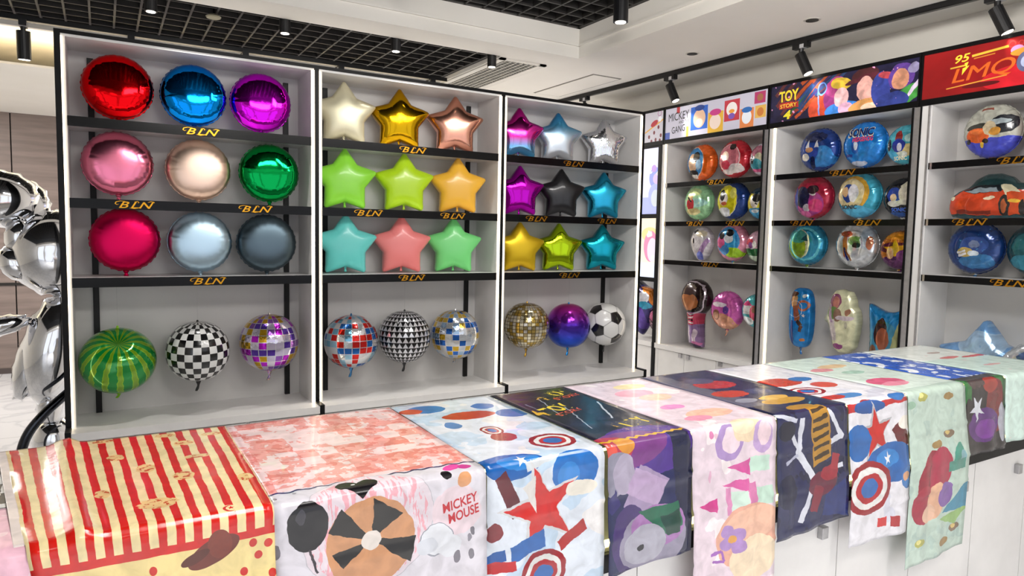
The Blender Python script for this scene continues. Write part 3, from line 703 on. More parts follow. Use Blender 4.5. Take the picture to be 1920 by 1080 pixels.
def foil(name, col, rough, metal=1., coat=0.): return mat('foil_'+name, col, rough, metal, coat=coat, bump=(3.5, .025))
S1, S2, S3 = 2.122, 1.737, 1.354
G1 = 'round foil balloons of the left unit'
R0 = .157
for (x, z, m, lab, v) in (
    (.244, 2.297, foil('red', '#e00a12', .07), 'shiny red round foil balloon at top left of the left unit', 1),
    (.589, 2.296, foil('blue', '#0a86dc', .07), 'shiny bright blue round foil balloon in the middle of the top left shelf', 2),
    (.926, 2.295, foil('purple', '#d216d8', .07), 'shiny magenta purple round foil balloon at the right of the top left shelf', 3),
    (.236, 1.920, foil('pink', '#e07c98', .19), 'shiny pink round foil balloon on the second left shelf', 2),
    (.606, 1.912, foil('champagne', '#efd0bc', .36), 'satin champagne round foil balloon between the pink and the green', 3),
    (.968, 1.918, foil('green', '#0a9a48', .07), 'shiny green round foil balloon on the second left shelf', 1),
    (.261, 1.538, foil('rose_red', '#d01050', .34), 'satin rose red round foil balloon on the third left shelf', 3),
    (.609, 1.531, foil('ice_blue', '#b8d2e2', .33), 'satin pale ice blue round foil balloon on the third left shelf', 1),
    (.951, 1.529, foil('slate', '#5a6a74', .34), 'satin dark slate grey round foil balloon on the third left shelf', 2)):
    sh = S1 if z > 2.2 else S2 if z > 1.8 else S3
    round_balloon(x, .125, max(z, sh+R0+.018), R0, m, lab, G1, v=v, rz=-.08*(x-.2), tilt=-.03)

def grad(name, stops, rough, metal=1., axis=1):
    A = Art(name, '#ffffff', rough, metal, bump=(4, .03)); v = A.xy()[axis]; return A.ramp(A.math('MULTIPLY_ADD', v, .5, .5), stops).done()
RS = .203
SM = dict(
    cream=foil('cream', '#e9e2c2', .36, .55), gold=foil('gold', '#c79a12', .12), rose_gold=foil('rose_gold', '#d99d86', .2),
    lime=mat('pastel_lime', '#9cf044', .3, coat=.2), yellow_green=mat('pastel_yellow_green', '#c2ec20', .28, coat=.2), orange=mat('pastel_orange', '#ffc23c', .3, coat=.2),
    turquoise=mat('pastel_turquoise', '#6fe0d8', .3, coat=.2), coral=mat('pastel_coral', '#fc8c8a', .32, coat=.2), mint=mat('pastel_mint', '#80e888', .3, coat=.2),
    pinkblue=grad('foil_pink_blue', ((0., '#57c4ea'), (.28, '#7fb4e2'), (.45, '#d83aa4'), (1., '#c81e96')), .12),
    bluesilver=grad('foil_blue_silver', ((0., '#d6d8dc'), (.45, '#c4ccd4'), (.75, '#4a9cc8'), (1., '#2a86bc')), .26, .8),
    holo=None, magenta=foil('magenta', '#b414b0', .1), black=foil('black', '#17161a', .3, .4, .3), sky=foil('sky_blue', '#2fa2c6', .22),
    yellow=foil('yellow', '#d8b41c', .34, .6), lime_gold=foil('lime_gold', '#a9c41e', .12), teal=foil('teal', '#1e9cb0', .18))
A = Art('foil_holographic', '#d6d8dc', .1, 1., bump=(9, .2)); w_ = A.n('ShaderNodeTexWave'); w_.inputs['Scale'].default_value = 2.2; w_.inputs['Distortion'].default_value = 4; A.l(A.uv, w_.inputs[0])
A.ramp(w_.outputs['Fac'], ((0, '#e4e4e8'), (.3, '#d8cfe6'), (.5, '#c6e2dc'), (.7, '#efe3c4'), (.85, '#c4cfea'), (1., '#e9e9ec'))); SM['holo'] = A.done()
G2 = 'star foil balloons of the shelf units'
for (x, row, k, lab, rz, v) in (
    (1.400, 1, 'cream', 'pearly cream star foil balloon at the left of the top middle shelf', -.20, 1), (1.745, 1, 'gold', 'shiny gold star foil balloon on the top middle shelf', -.22, 2), (2.125, 1, 'rose_gold', 'rose gold star foil balloon on the top middle shelf', -.28, 3),
    (1.405, 2, 'lime', 'lime green star foil balloon at the left of the second middle shelf', -.2, 3), (1.780, 2, 'yellow_green', 'yellow green star foil balloon between the lime and orange stars', -.22, 1), (2.150, 2, 'orange', 'orange yellow star foil balloon on the second middle shelf', -.28, 2),
    (1.410, 3, 'turquoise', 'turquoise star foil balloon on the third middle shelf', -.2, 2), (1.765, 3, 'coral', 'coral pink star foil balloon on the third middle shelf', -.22, 3), (2.125, 3, 'mint', 'mint green star foil balloon on the third middle shelf', -.28, 1),
    (2.605, 1, 'pinkblue', 'magenta star foil balloon fading to blue at its feet, top corner unit shelf', -.28, 3), (2.925, 1, 'bluesilver', 'blue star foil balloon fading to silver, top corner unit shelf', -.33, 1), (3.335, 1, 'holo', 'holographic silver star foil balloon, top corner unit shelf', -.36, 2),
    (2.620, 2, 'magenta', 'shiny magenta star foil balloon left of the black star', -.28, 1), (2.965, 2, 'black', 'black star foil balloon on the second corner unit shelf', -.34, 2), (3.345, 2, 'sky', 'sky blue star foil balloon right of the black star', -.36, 3),
    (2.630, 3, 'yellow', 'mustard yellow star foil balloon on the third corner unit shelf', -.28, 2), (2.955, 3, 'lime_gold', 'shiny lime gold star foil balloon on the third corner unit shelf', -.34, 3), (3.345, 3, 'teal', 'dark teal star foil balloon on the third corner unit shelf', -.36, 1)):
    r = RS*(.95 if x > 2.5 else 1.)
    star_balloon(x, .155, (S1, S2, S3)[row-1]+r*.80, r, SM[k], lab, G2, rz, v)

# sphere balloons hanging over the ledges
def sphere_mesh(sx=1., sz=1., pucker=.0, lobes=0, amp=0., n=64, m=32):
    mb = MB(); vs, uv = [], []
    for i in range(m+1):
        ph = PI*i/m
        for j in range(n+1):
            a = 2*PI*j/n
            r = 1+amp*math.cos(lobes*a)*math.sin(ph)**.5+.006*math.sin(28*a)*math.exp(-((ph-PI/2)/.12)**2)
            rr = math.sin(ph)**(.86)*r; z = math.cos(ph)*sz*(1-pucker*math.exp(-(math.sin(ph)/.22)**2))
            vs.append((rr*math.sin(a)*sx, -rr*math.cos(a)*sx, z)); uv.append((j/n if j <= n//2 else j/n-1, 1-i/m))
    # u runs -0.5..0.5 with 0 at the front; the seam sits at the back
    order = []
    for i in range(m):
        for j in range(n):
            if j == n//2: continue
            order.append((i*(n+1)+j, (i+1)*(n+1)+j, (i+1)*(n+1)+j+1, i*(n+1)+j+1))
    # close the back strip with its own vertices
    base = len(vs)
    for i in range(m+1):
        v = vs[i*(n+1)+n//2]; w2 = vs[i*(n+1)+n//2+1]
        vs += [v, w2]; uv += [(-.5, 1-i/m), (-.5+1/n, 1-i/m)]
    for i in range(m): order.append((base+2*i, base+2*i+2, base+2*i+3, base+2*i+1))
    mb.add(vs, order, 0, uv); return mb.mesh('foil_body', [], True)
SPH = mesh_of('sphere', lambda: sphere_mesh(1., 1.)); MELON = mesh_of('melon', lambda: sphere_mesh(1.04, .88, .16, 0, 0.))
def soccer_mesh():
    bm = bmesh.new(); bmesh.ops.create_icosphere(bm, subdivisions=1, radius=1.)
    vs0 = [v.co.normalized() for v in bm.verts]; ed = [(e.verts[0].index, e.verts[1].index) for e in bm.edges]; bm.free()
    nb = {i: [] for i in range(12)}
    for a, b_ in ed: nb[a].append(b_); nb[b_].append(a)
    bm = bmesh.new(); bmesh.ops.create_icosphere(bm, subdivisions=6, radius=1.); dot = Vector.dot
    P0 = {(i, w): (vs0[i]*2+vs0[w]).normalized() for i in nb for w in nb[i]}
    TRI = {i: [(w1, w2) for w1 in nb[i] for w2 in nb[i] if w1 < w2 and w2 in nb[w1]] for i in nb}
    def cls(c):
        i = max(range(12), key=lambda k: c.dot(vs0[k])); v = vs0[i]
        for w1, w2 in TRI[i]:
            h = vs0[i]+vs0[w1]+vs0[w2]; e = (h-v*v.dot(h)).normalized(); p = P0[(i, w1)]
            if c.dot(e)/c.dot(v) > p.dot(e)/p.dot(v): return 0
        return 1
    for f in bm.faces: f.material_index = cls(f.calc_center_median().normalized()); f.smooth = True
    # thin seams between hexagons
    cents = [((vs0[a]+vs0[b_]+vs0[c])/3).normalized() for a, b_ in ed for c in range(12) if c in nb[a] and c in nb[b_] and c > max(a, b_)]
    for f in bm.faces:
        if f.material_index == 0:
            c = f.calc_center_median().normalized(); d = sorted((c.dot(h) for h in cents), reverse=True)
            if d[0]-d[1] < .012: f.material_index = 2
    me = bpy.data.meshes.new('foil_body'); bm.to_mesh(me); bm.free()
    for m in (mat('ball_white', '#e2e2e0', .22, coat=.4), mat('ball_black', '#151517', .2, coat=.4), mat('ball_seam', '#8b8b8d', .4)): me.materials.append(m)
    return me
def sphere_balloon(x, z, r, m, label, me=None, y=.135, rot=(0, 0, 0), tm=None, curl=True, group='sphere foil balloons over the ledges'):
    t = thing('sphere_foil_balloon', label, 'balloon', (x, y, z), 0, group)
    o = link('foil_body', me or SPH, t, m=m); o.scale = (r, r, r); o.rotation_euler = rot
    o = link('filling_tail', TAIL, t, m=tm or m); o.location = (0, 0, -r*.97); o.scale = (.055, .055, .062 if curl else .03)
    MB().tube([(0, 0, r*.97), (0, 0, r*1.06)], [.008, .004], 8).build('top_tab', tm or m, t)
    MB().tube([(0, 0, r*1.03), (0, 0, 1.318-z)], .00035, 5).build('hanging_thread', THREAD, t)
    return t
RB = .160
A = Art('melon_print', '#0f8f3a', .14, .35, coat=.5, bump=(8, .1))
x_, y_ = A.xy(); n_ = A.n('ShaderNodeTexNoise'); n_.inputs['Scale'].default_value = 14; n_.inputs['Detail'].default_value = 3; A.l(A.uv, n_.inputs[0])
u_ = A.math('MULTIPLY_ADD', n_.outputs['Fac'], .022, x_); A.mix(A.math('GREATER_THAN', A.math('SINE', A.math('MULTIPLY', u_, 2*PI*16)), .22), '#93c41e')
A.mix(A.math('GREATER_THAN', A.math('SINE', A.math('MULTIPLY', u_, 2*PI*16)), .62), '#7da821'); MELONM = A.done()
t = sphere_balloon(.217, .920, RB*1.06, MELONM, 'round watermelon-striped green foil balloon over the left ledge', MELON, rot=(.72, 0, 0), curl=False, tm=mat('melon_tail', '#8cc81e', .3))
A = Art('checker_print', '#e8e8e6', .2, coat=.4); c_ = A.n('ShaderNodeTexChecker'); c_.inputs['Scale'].default_value = 1
v_ = A.n('ShaderNodeVectorMath'); v_.operation = 'MULTIPLY'; A.l(A.uv, v_.inputs[0]); v_.inputs[1].default_value = (24, 13, 0); A.l(v_.outputs[0], c_.inputs[0]); A.mix(c_.outputs['Fac'], '#0f0f11')
sphere_balloon(.592, .942, RB, A.done(), 'black and white checkered sphere foil balloon over the left ledge', rot=(.1, 0, 0), tm=mat('checker_tail', '#1a1a1c', .3))
def disco(name, cols, su, sv, gap=.09, gapcol='#d9d9dd'):
    return Art(name, '#ffffff', .13, .75, bump=(9, .15)).cells(su, sv, cols, gap, gapcol).done()
sphere_balloon(.964, .966, RB, disco('disco_purple_gold', ['#c9c0d8', '#c9a024', '#b21ec0', '#5a3aa0', '#d6cfe0', '#caa02c', '#8e5ab0'], 22, 13), 'purple and gold mirror-tile sphere foil balloon over the left ledge')
sphere_balloon(1.440, .942, RB, disco('disco_red_blue', ['#d22a26', '#9cc6dc', '#d4d8dc', '#2a66b0', '#c8281e', '#7ab4d0', '#e0dcdc'], 22, 13), 'red, white and blue mirror-tile sphere foil balloon over the middle ledge', tm=mat('disco_tail_blue', '#4a8ac0', .2, .7))
A = Art('triangle_print', '#141416', .16, .5, coat=.3, bump=(9, .12)); v_ = A.n('ShaderNodeVectorMath'); v_.operation = 'MULTIPLY'; A.l(A.uv, v_.inputs[0]); v_.inputs[1].default_value = (28, 15, 0)
f_ = A.n('ShaderNodeVectorMath'); f_.operation = 'FRACTION'; A.l(v_.outputs[0], f_.inputs[0]); s_ = A.n('ShaderNodeSeparateXYZ'); A.l(f_.outputs[0], s_.inputs[0])
tri = A.math('LESS_THAN', s_.outputs[1], A.math('SUBTRACT', .92, A.math('MULTIPLY', A.math('ABSOLUTE', A.math('SUBTRACT', s_.outputs[0], .5)), 1.9))); A.mix(tri, '#d6d6da')
sphere_balloon(1.783, .950, RB*1.02, A.done(), 'black sphere foil balloon with rows of silver triangles', tm=mat('triangle_tail', '#1c1c1f', .3))
sphere_balloon(2.137, .944, RB, disco('disco_gold_blue', ['#c9cfd8', '#c6a02e', '#2a64b8', '#d4d4d2', '#9cb6d2', '#d2b04a'], 22, 13), 'silver, gold and blue mirror-tile sphere foil balloon over the middle ledge', curl=False)
sphere_balloon(2.690, .974, RB, disco('disco_gold', ['#cdbf98', '#a88a3c', '#d9d2bc', '#b59a52', '#e0d8c0', '#9a8a60', '#c9c4bc'], 36, 21, .15, '#4a3a18'), 'fine gold mirror-tile sphere foil balloon over the corner ledge', tm=mat('disco_tail_gold', '#b08a3a', .2, .9))
A = Art('ombre_foil', '#ffffff', .16, .85, bump=(8, .1)); A.ramp(A.xy()[1], ((.05, '#1f62c4'), (.32, '#2a4ac0'), (.55, '#5a2cb0'), (.78, '#b02a9c'), (.98, '#d23a86')))
sphere_balloon(3.046, .956, RB, A.done(), 'sphere foil balloon fading from pink through purple to blue', tm=mat('ombre_tail', '#1e7ec8', .2, .8), rot=(0, 0, 0))
SOC = mesh_of('soccer', soccer_mesh)
t = thing('sphere_foil_balloon', 'black and white football-patterned sphere foil balloon in the corner', 'balloon', (3.39, .150, .948), 0, 'sphere foil balloons over the ledges')
o = bpy.data.objects.new('foil_body', SOC); COL.objects.link(o); o.parent = t; o.scale = (RB,)*3; o.rotation_euler = (.35, .25, .75)
o = link('filling_tail', TAIL, t, m=mat('checker_tail', '#1a1a1c')); o.location = (0, 0, -RB*.97); o.scale = (.045, .045, .055)
MB().tube([(0, 0, RB*.97), (0, 0, 1.318-.948)], .00035, 5).build('hanging_thread', THREAD, t)

# printed balloons of the wall units: generic colour prints
def pr(name, base, shapes, rough=.16, metal=.35, coat=.4, noise=None):
    A = Art(name, base, rough, metal, coat, bump=(5, .05), warp=(3.2, .16), tone=(3.5, .3))
    if noise: A.noise(*noise)
    for s_ in shapes:
        k = s_[0]
        if k == 'e': A.ell(*s_[1:])
        elif k == 'b': A.box(*s_[1:])
        elif k == 'p': A.poly(*s_[1:])
        elif k == 'c': A.cap(*s_[1:])
        elif k == 's': A.star(*s_[1:])
        elif k == 'r': A.ring(*s_[1:])
        elif k == 'n': A.noise(*s_[1:])
    return A.done()
RR = .139; RXC = RX+.135
def rb(y, z, m, lab, v=1, texts=(), r=RR, thread=None, curl=False, dx=0., turn=.0):
    return round_balloon(RXC+dx, y, z, r, m, lab, 'printed round balloons of the wall units', RZ+turn, v, 0, texts, thread, curl)
T1, T2, T3 = 2.045+RR+.016, 1.735+RR+.016, 1.425+RR+.016
rb(.045, T1, pr('print_orange_blue', '#e2641c', [('e', -.25, 0, .72, .86, '#d9cdb8'), ('e', -.22, 0, .66, .80, '#2f86c8'), ('e', -.35, -.05, .34, .52, '#e3bd9c'), ('e', -.05, .3, .25, .28, '#15181e'), ('e', -.3, -.62, .4, .2, '#1b1c22'), ('b', -.5, -.9, .0, -.7, '#e8e2da'), ('e', .1, -.15, .2, .3, '#9cc0dc'), ('n', 3, .74, '#f08a3c')]), 'orange round balloon with a blue window print, top shelf nearest the corner', 1)
rb(-.285, T1, pr('print_red_pink', '#b81f2e', [('e', -.1, .0, .74, .76, '#e9c9cc'), ('e', -.1, .02, .68, .70, '#cf7684'), ('e', -.35, .12, .25, .28, '#efd8cc'), ('e', .15, .62, .2, .16, '#2a1418'), ('e', -.32, -.3, .3, .24, '#d03a52'), ('e', .35, -.52, .45, .25, '#e6dcdc'), ('e', -.1, -.7, .5, .14, '#e8e0de'), ('n', 9, .70, '#e2566a')]), 'red and pink print round balloon on the top shelf under the white sign', 2)
rb(-.545, 2.045+.131, pr('print_white_teal', '#d9d3de', [('e', -.2, .5, .5, .35, '#b06a80'), ('e', -.1, .1, .3, .3, '#c9c4a8'), ('e', -.3, -.35, .5, .4, '#3f9cae'), ('e', -.6, .0, .12, .3, '#1c1c22'), ('b', -.6, -.8, .6, -.6, '#d85a92')]), 'white, teal and pink print round balloon under the right end of the white sign', 3, dx=.0, r=.115)
rb(.06, T2, pr('print_green_pale', '#a2d6a4', [('e', .1, -.05, .8, .25, '#a9dcd4'), ('e', -.3, -.12, .3, .34, '#c8303a'), ('e', -.3, .28, .2, .2, '#d9b27a'), ('e', .0, .55, .5, .22, '#c4dca0'), ('e', -.1, -.55, .55, .2, '#d4c88c'), ('c', -.5, .3, -.2, .0, .05, '#1a1a1c'), ('n', 4, .70, '#e2dca2')]), 'pale green print round balloon on the second shelf nearest the corner', 3)
rb(-.285, T2, pr('print_yellow_navy', '#16397e', [('e', -.18, .0, .76, .84, '#e9e6d2'), ('e', -.16, .02, .72, .80, '#dcd422'), ('e', -.35, .1, .3, .36, '#efe8e2'), ('e', -.42, .3, .2, .3, '#15161a'), ('e', -.3, -.15, .22, .1, '#d0643c'), ('e', -.3, -.6, .42, .26, '#e4e8ee'), ('e', .3, .4, .2, .3, '#f0ea70')]), 'yellow round balloon with a navy blue rim on the second shelf', 1)
rb(-.545, 1.735+.131, pr('print_yellow_sky', '#d9c832', [('e', -.25, .1, .35, .4, '#ece4dc'), ('e', -.1, .35, .35, .3, '#16171c'), ('e', .0, .8, .9, .25, '#15344a'), ('e', -.2, -.65, .8, .35, '#3a9cd0'), ('e', -.2, -.5, .3, .12, '#e0eaf0'), ('c', -.2, .0, .0, -.1, .06, '#1c1c20')]), 'yellow and sky blue print round balloon, right end of the second shelf', 2, dx=.0, r=.115)
# heart / drop shaped balloon
drop = [(.78*math.sin(a)*(1-.35*max(0, -math.cos(a))**1.2)+.0, .9*math.cos(a) if math.cos(a) > 0 else 1.05*math.cos(a)) for a in [2*PI*i/48 for i in range(48)]]
HEART = mesh_of('drop', lambda: inflate(drop, 72, 14, .78, .42, .02, 4))
t = thing('drop_foil_balloon', 'silver and lilac drop-shaped foil balloon on the third shelf nearest the corner', 'balloon', (RXC, .01, 1.425+.147), RZ, 'shaped balloons of the wall units')
m = pr('print_lilac_silver', '#d8d4da', [('e', -.25, .0, .3, .42, '#e6e4ea'), ('e', -.35, .1, .08, .16, '#23222a'), ('e', -.2, .6, .2, .12, '#3a3840'), ('p', [(.0, -.5), (.6, .3), (.75, .1), (.15, -.9)], '#b490c0'), ('e', .1, -.75, .22, .25, '#6a74c4'), ('e', .2, .5, .4, .2, '#d6ccb4'), ('n', 5, .72, '#c9a4d0')])
o = link('foil_body', HEART, t, m=m); o.scale = (.14,)*3; o = link('filling_neck', NECK, t, m=m); o.location = (0, 0, -.14); o.scale = (.04, .04, .012)
rb(-.298, T3, pr('print_pink_rainbow', '#dd92a8', [('e', -.05, .05, .78, .78, '#2f8fd0'), ('e', -.1, .0, .62, .62, '#3aa0d8'), ('e', -.5, .0, .28, .36, '#d65a92'), ('e', -.45, .35, .2, .2, '#16171c'), ('e', .05, .2, .3, .25, '#e9ecf0'), ('e', .1, .5, .26, .2, '#16181e'), ('e', .3, -.55, .55, .28, '#a6d42c'), ('e', -.2, -.4, .3, .25, '#3f86c4')]), 'pink-rimmed round balloon with a blue and green print, third shelf', 2)
rb(-.545, 1.425+.131, pr('print_pink_green', '#d6aabc', [('b', -1, -1, 1, -.15, '#2a6e40'), ('e', -.5, .25, .3, .2, '#d44a5c'), ('e', -.3, -.02, .22, .18, '#e6e0ea'), ('e', -.4, .05, .18, .2, '#9a5a9e'), ('e', -.1, .1, .16, .2, '#f0eeee'), ('e', -.1, -.8, .9, .2, '#c9dcc8')]), 'pink and green print round balloon, right end of the third shelf', 3, dx=.0, r=.115)
rb(-.272, 1.063, pr('print_magenta_tan', '#c65aa8', [('e', -.05, -.6, .8, .45, '#d89a7c'), ('e', -.4, -.25, .24, .28, '#8a5a44'), ('e', -.4, -.28, .16, .18, '#c08a68'), ('e', -.2, .3, .5, .12, '#e8dce8'), ('e', .25, .05, .2, .2, '#6a4a9c'), ('n', 6, .70, '#e080c0')]), 'magenta and tan print round balloon hanging beside the tall dark-domed balloon', 1, r=.145, thread=1.391, curl=True)
rb(-.545, 1.085, pr('print_teal_pink', '#48a6ae', [('b', -.7, -.2, -.1, .35, '#e6e2e4'), ('p', [(-.8, .3), (-.4, .65), (.0, .3)], '#d84a86'), ('e', .1, -.1, .3, .45, '#c9486e'), ('e', .15, .1, .2, .2, '#8a5a44'), ('e', -.4, -.6, .5, .25, '#dfe6e8'), ('n', 7, .7, '#8cd0d2')]), 'teal and pink print round balloon at the right end over the white ledge', 2, r=.122, thread=1.391)
# tall shaped balloon: large dark dome on a slim striped body
lol = []
for k in range(90):
    a = 2*PI*k/90; x, z = .62*math.sin(a), .62*math.cos(a)
    if z < -.42 and abs(x) < .42: continue
    lol.append((x, z))
i0 = max(range(len(lol)), key=lambda i: (lol[i][0] > 0)*(-lol[i][1]))
body = [(.30, -.56), (.25, -.70), (.26, -1.0), (.34, -1.5), (.40, -1.68), (.1, -1.74), (-.18, -1.68), (-.22, -1.5), (-.22, -1.0), (-.24, -.70), (-.30, -.56)]
lol = lol[:i0+1]+body+lol[i0+1:]
TALL = mesh_of('tall', lambda: inflate(lol, 150, 14, .75, .30, .012, 5))
t = thing('shaped_foil_balloon', 'tall shaped balloon with a dark brown dome on a slim pink and lilac body', 'balloon', (RXC-.01, .035, .73+1.74*.232+.002), RZ, 'shaped balloons of the wall units')
s_ = 1.18   # half-span used for the uv scale
m = pr('print_dark_dome', '#2a1c1c', [('b', -1, -2, 1, -.42, '#8a6a98'), ('b', -.3, -.78, .3, -.44, '#c23a5a')]+[('b', -.09, -.74+.08*k, .11, -.70+.08*k, '#1a1418' if k % 2 else '#e2dcd8') for k in range(4)]+[('e', -.08, -.12, .36, .24, '#a8683e'), ('e', -.12, .2, .34, .12, '#3a2626'), ('r', .0, .0, .455, .49, '#b9aab4'), ('e', -.05, -1.1, .05, .3, '#c9bcd0'), ('e', .14, -1.15, .06, .25, '#d6c2cf'), ('e', .18, -1.32, .14, .08, '#c06a9c'), ('e', .0, -1.4, .3, .08, '#3a2a4a'), ('n', 5, .74, '#5c3a66')])
o = link('foil_body', TALL, t, m=m); o.scale = (.232,)*3
# second unit
rb(-.992, T1, pr('print_deep_blue', '#1d3c86', [('e', .3, -.35, .6, .5, '#2f7ec4'), ('e', .0, .55, .6, .25, '#1a2450'), ('e', -.2, -.1, .4, .4, '#24479c'), ('p', [(-.5, .1), (-.35, .45), (-.25, .05)], '#dfe0e4'), ('p', [(-.05, .1), (.12, .42), (.2, .08)], '#dcdde2'), ('e', -.3, .0, .22, .12, '#c9966e'), ('e', -.5, -.35, .22, .18, '#e4e2de'), ('e', -.1, -.6, .14, .3, '#14204c'), ('n', 4, .72, '#5aa6e0')]), 'deep blue print round balloon on the top shelf under the dark sign', 1)
rb(-1.300, T1+.004, pr('print_bright_blue', '#1e7fd4', [('e', -.25, .0, .2, .4, '#1c5cb4'), ('e', -.22, -.05, .1, .2, '#cfe0f0'), ('e', -.1, -.85, .4, .1, '#cfd8ea'), ('b', -.75, -.55, -.35, -.42, '#3a4a9c'), ('n', 2.5, .66, '#3a9ae6')]), 'bright blue round balloon with large lettering on the top shelf', 2, (('SONIC', 1.22, .40, -.02, .50, '#d9d2b8'), ('SONIC', 1.15, .34, .0, .51, '#171d52'), ('HEDGEHOG', .95, .2, .1, .2, '#d83a5c')), dx=.012)
rb(-1.562, 2.045+.131, pr('print_aqua', '#4fb2c4', [('e', .3, -.3, .5, .3, '#d9c98c'), ('e', -.2, .4, .2, .28, '#8e2c2a'), ('e', -.2, -.05, .35, .32, '#2638a0'), ('e', -.15, -.12, .14, .2, '#d9dcf0'), ('e', -.7, .0, .12, .3, '#1a1e28'), ('e', -.05, -.5, .3, .16, '#e6ece8'), ('e', -.6, -.6, .4, .3, '#5ac0ea'), ('e', .3, .3, .2, .2, '#b8e0dc')]), 'aqua print round balloon with cream lettering, right end of the top shelf', 3, (('SONIC', .7, .2, -.1, -.70, '#efe6c4'),), dx=.0, r=.115)
rb(-.965, T2, pr('print_crimson_magenta', '#a8203c', [('e', -.05, -.3, .8, .6, '#a23a86'), ('e', -.35, .0, .4, .5, '#232444'), ('e', -.7, -.1, .1, .6, '#39489c'), ('e', .2, .2, .18, .14, '#dcd8da'), ('e', .2, .35, .3, .2, '#2a1420'), ('e', -.1, -.5, .2, .2, '#cfc6d4'), ('e', .35, -.4, .35, .3, '#d03a7a'), ('e', -.2, -.8, .3, .15, '#d86aa8')]), 'crimson and magenta print round balloon on the second shelf under the dark sign', 2)
rb(-1.288, T2, pr('print_teal_amber', '#3fa6c0', [('e', -.1, .1, .76, .76, '#d8a83c'), ('e', -.2, .05, .66, .68, '#e6d6a8'), ('e', -.3, .1, .3, .4, '#31519c'), ('e', -.05, .1, .24, .4, '#dde2f0'), ('e', -.45, .15, .16, .22, '#e0b886'), ('e', -.1, -.75, .9, .3, '#58b8e0')]), 'teal and amber print round balloon with dark lettering on the second shelf', 3, (('SONIC', .8, .2, -.25, -.52, '#3a2a1c'),))
rb(-1.562, 1.735+.131, pr('print_black_blue', '#15171f', [('e', -.25, .1, .38, .42, '#2a4aa8'), ('e', -.3, .0, .18, .2, '#e0c8a8'), ('e', .3, .2, .35, .4, '#dcd8c6'), ('e', -.25, -.3, .35, .16, '#e4e4e0'), ('c', .1, .5, .5, .85, .1, '#e6e0c8'), ('e', .2, -.25, .3, .14, '#d0d0c4'), ('e', -.1, -.9, .6, .15, '#2f5aa8')]), 'black and blue print round balloon, right end of the second shelf', 1, (('SONIC', .8, .2, .0, -.62, '#3f6ad0'),), dx=.0, r=.115)
rb(-.935, T3, pr('print_teal_green', '#2b8fb4', [('e', -.2, .0, .6, .70, '#cfd8b8'), ('e', -.3, -.2, .5, .52, '#8fb43a'), ('e', -.25, .35, .5, .3, '#4fa898'), ('p', [(-.1, .2), (.2, .45), (.3, .15)], '#1f5a60'), ('r', .1, .0, .70, .80, '#6ccfe0'), ('n', 7, .68, '#1c74b8')], .1, .6), 'metallic teal print round balloon with a green patch, third shelf under the dark sign', 3)
rb(-1.292, T3, pr('print_silver_mix', '#d2d6da', [('e', -.35, .0, .12, .55, '#c98a4a'), ('e', -.3, .5, .3, .14, '#b8603a'), ('e', .15, .2, .35, .2, '#7c9a68'), ('e', .2, .0, .2, .12, '#2a3a30'), ('c', -.4, -.1, -.2, -.7, .05, '#2f3e86'), ('c', -.3, -.2, -.05, -.7, .04, '#a86a3a'), ('e', .6, .3, .25, .5, '#b8c8d8'), ('e', .75, .1, .14, .3, '#c07a5a')], .1, .7), 'clear silver print round balloon in the middle of the third shelf under the dark sign', 1)
rb(-1.562, 1.425+.131, pr('print_orange_plum', '#c4741e', [('e', .0, .1, .9, .3, '#5e2438'), ('s', .0, .0, .7, '#e0ac24', .1), ('e', -.1, -.7, .8, .4, '#5c2a5c'), ('e', -.3, -.15, .2, .3, '#e2b487'), ('e', .0, .75, .8, .22, '#e89a24'), ('e', .35, -.3, .3, .3, '#7a3a7a')], .12, .6), 'orange and plum star-print round balloon, right end of the third shelf', 2, dx=.0, r=.115)
pill = [(.42*math.copysign(abs(math.sin(a))**.62, math.sin(a)), math.copysign(abs(math.cos(a))**.62, math.cos(a))) for a in [2*PI*i/64 for i in range(64)]]
PILL = mesh_of('pill', lambda: inflate(pill, 90, 14, .75, .26, .015, 6))
t = thing('shaped_foil_balloon', 'tall bright blue rounded balloon hanging over the ledge under the dark sign', 'balloon', (RXC, -.918, 1.080), RZ, 'shaped balloons of the wall units')
m = pr('print_blue_pill', '#1580cc', [('e', -.16, .55, .14, .22, '#c99a6e'), ('e', -.2, .78, .18, .1, '#5a3424'), ('c', -.1, .4, .0, -.1, .1, '#a8683c'), ('r', .18, .42, .12, .19, '#a8644a'), ('c', .0, -.1, .16, -.25, .07, '#40302c'), ('c', .16, -.25, .08, -.45, .06, '#5a3424'), ('c', -.2, -.1, -.22, -.9, .05, '#23408c'), ('e', .2, .75, .08, .06, '#dfe6ee'), ('s', .2, .1, .08, '#e0d8d4', 0), ('e', .18, -.72, .1, .06, '#b8743a'), ('r', -.1, .3, .26, .27, '#e0e4ea')], .14, .5)
o = link('foil_body', PILL, t, m=m); o.scale = (.205,)*3; o = link('filling_tail', TAIL, t, m=m); o.location = (0, 0, -.2); o.scale = (-.05, .05, .05)
MB().tube([(0, 0, .2), (0, 0, 1.391-1.080)], .00035, 5).build('hanging_thread', THREAD, t)
bz = [(.0, 1.0), (.3, .93), (.42, .7), (.44, .5), (.56, .38), (.62, .1), (.58, -.3), (.5, -.8), (.3, -.98), (.0, -1.0), (-.2, -.9), (-.3, -.5), (-.42, -.1), (-.56, -.08), (-.6, .05), (-.48, .2), (-.4, .45), (-.34, .8), (-.2, .96)]
BZ = mesh_of('bz', lambda: inflate(bz, 90, 14, .75, .30, .015, 7))
t = thing('shaped_foil_balloon', 'tall cream outline-shaped balloon with purple and green print', 'balloon', (RXC, -1.215, 1.092), RZ, 'shaped balloons of the wall units')
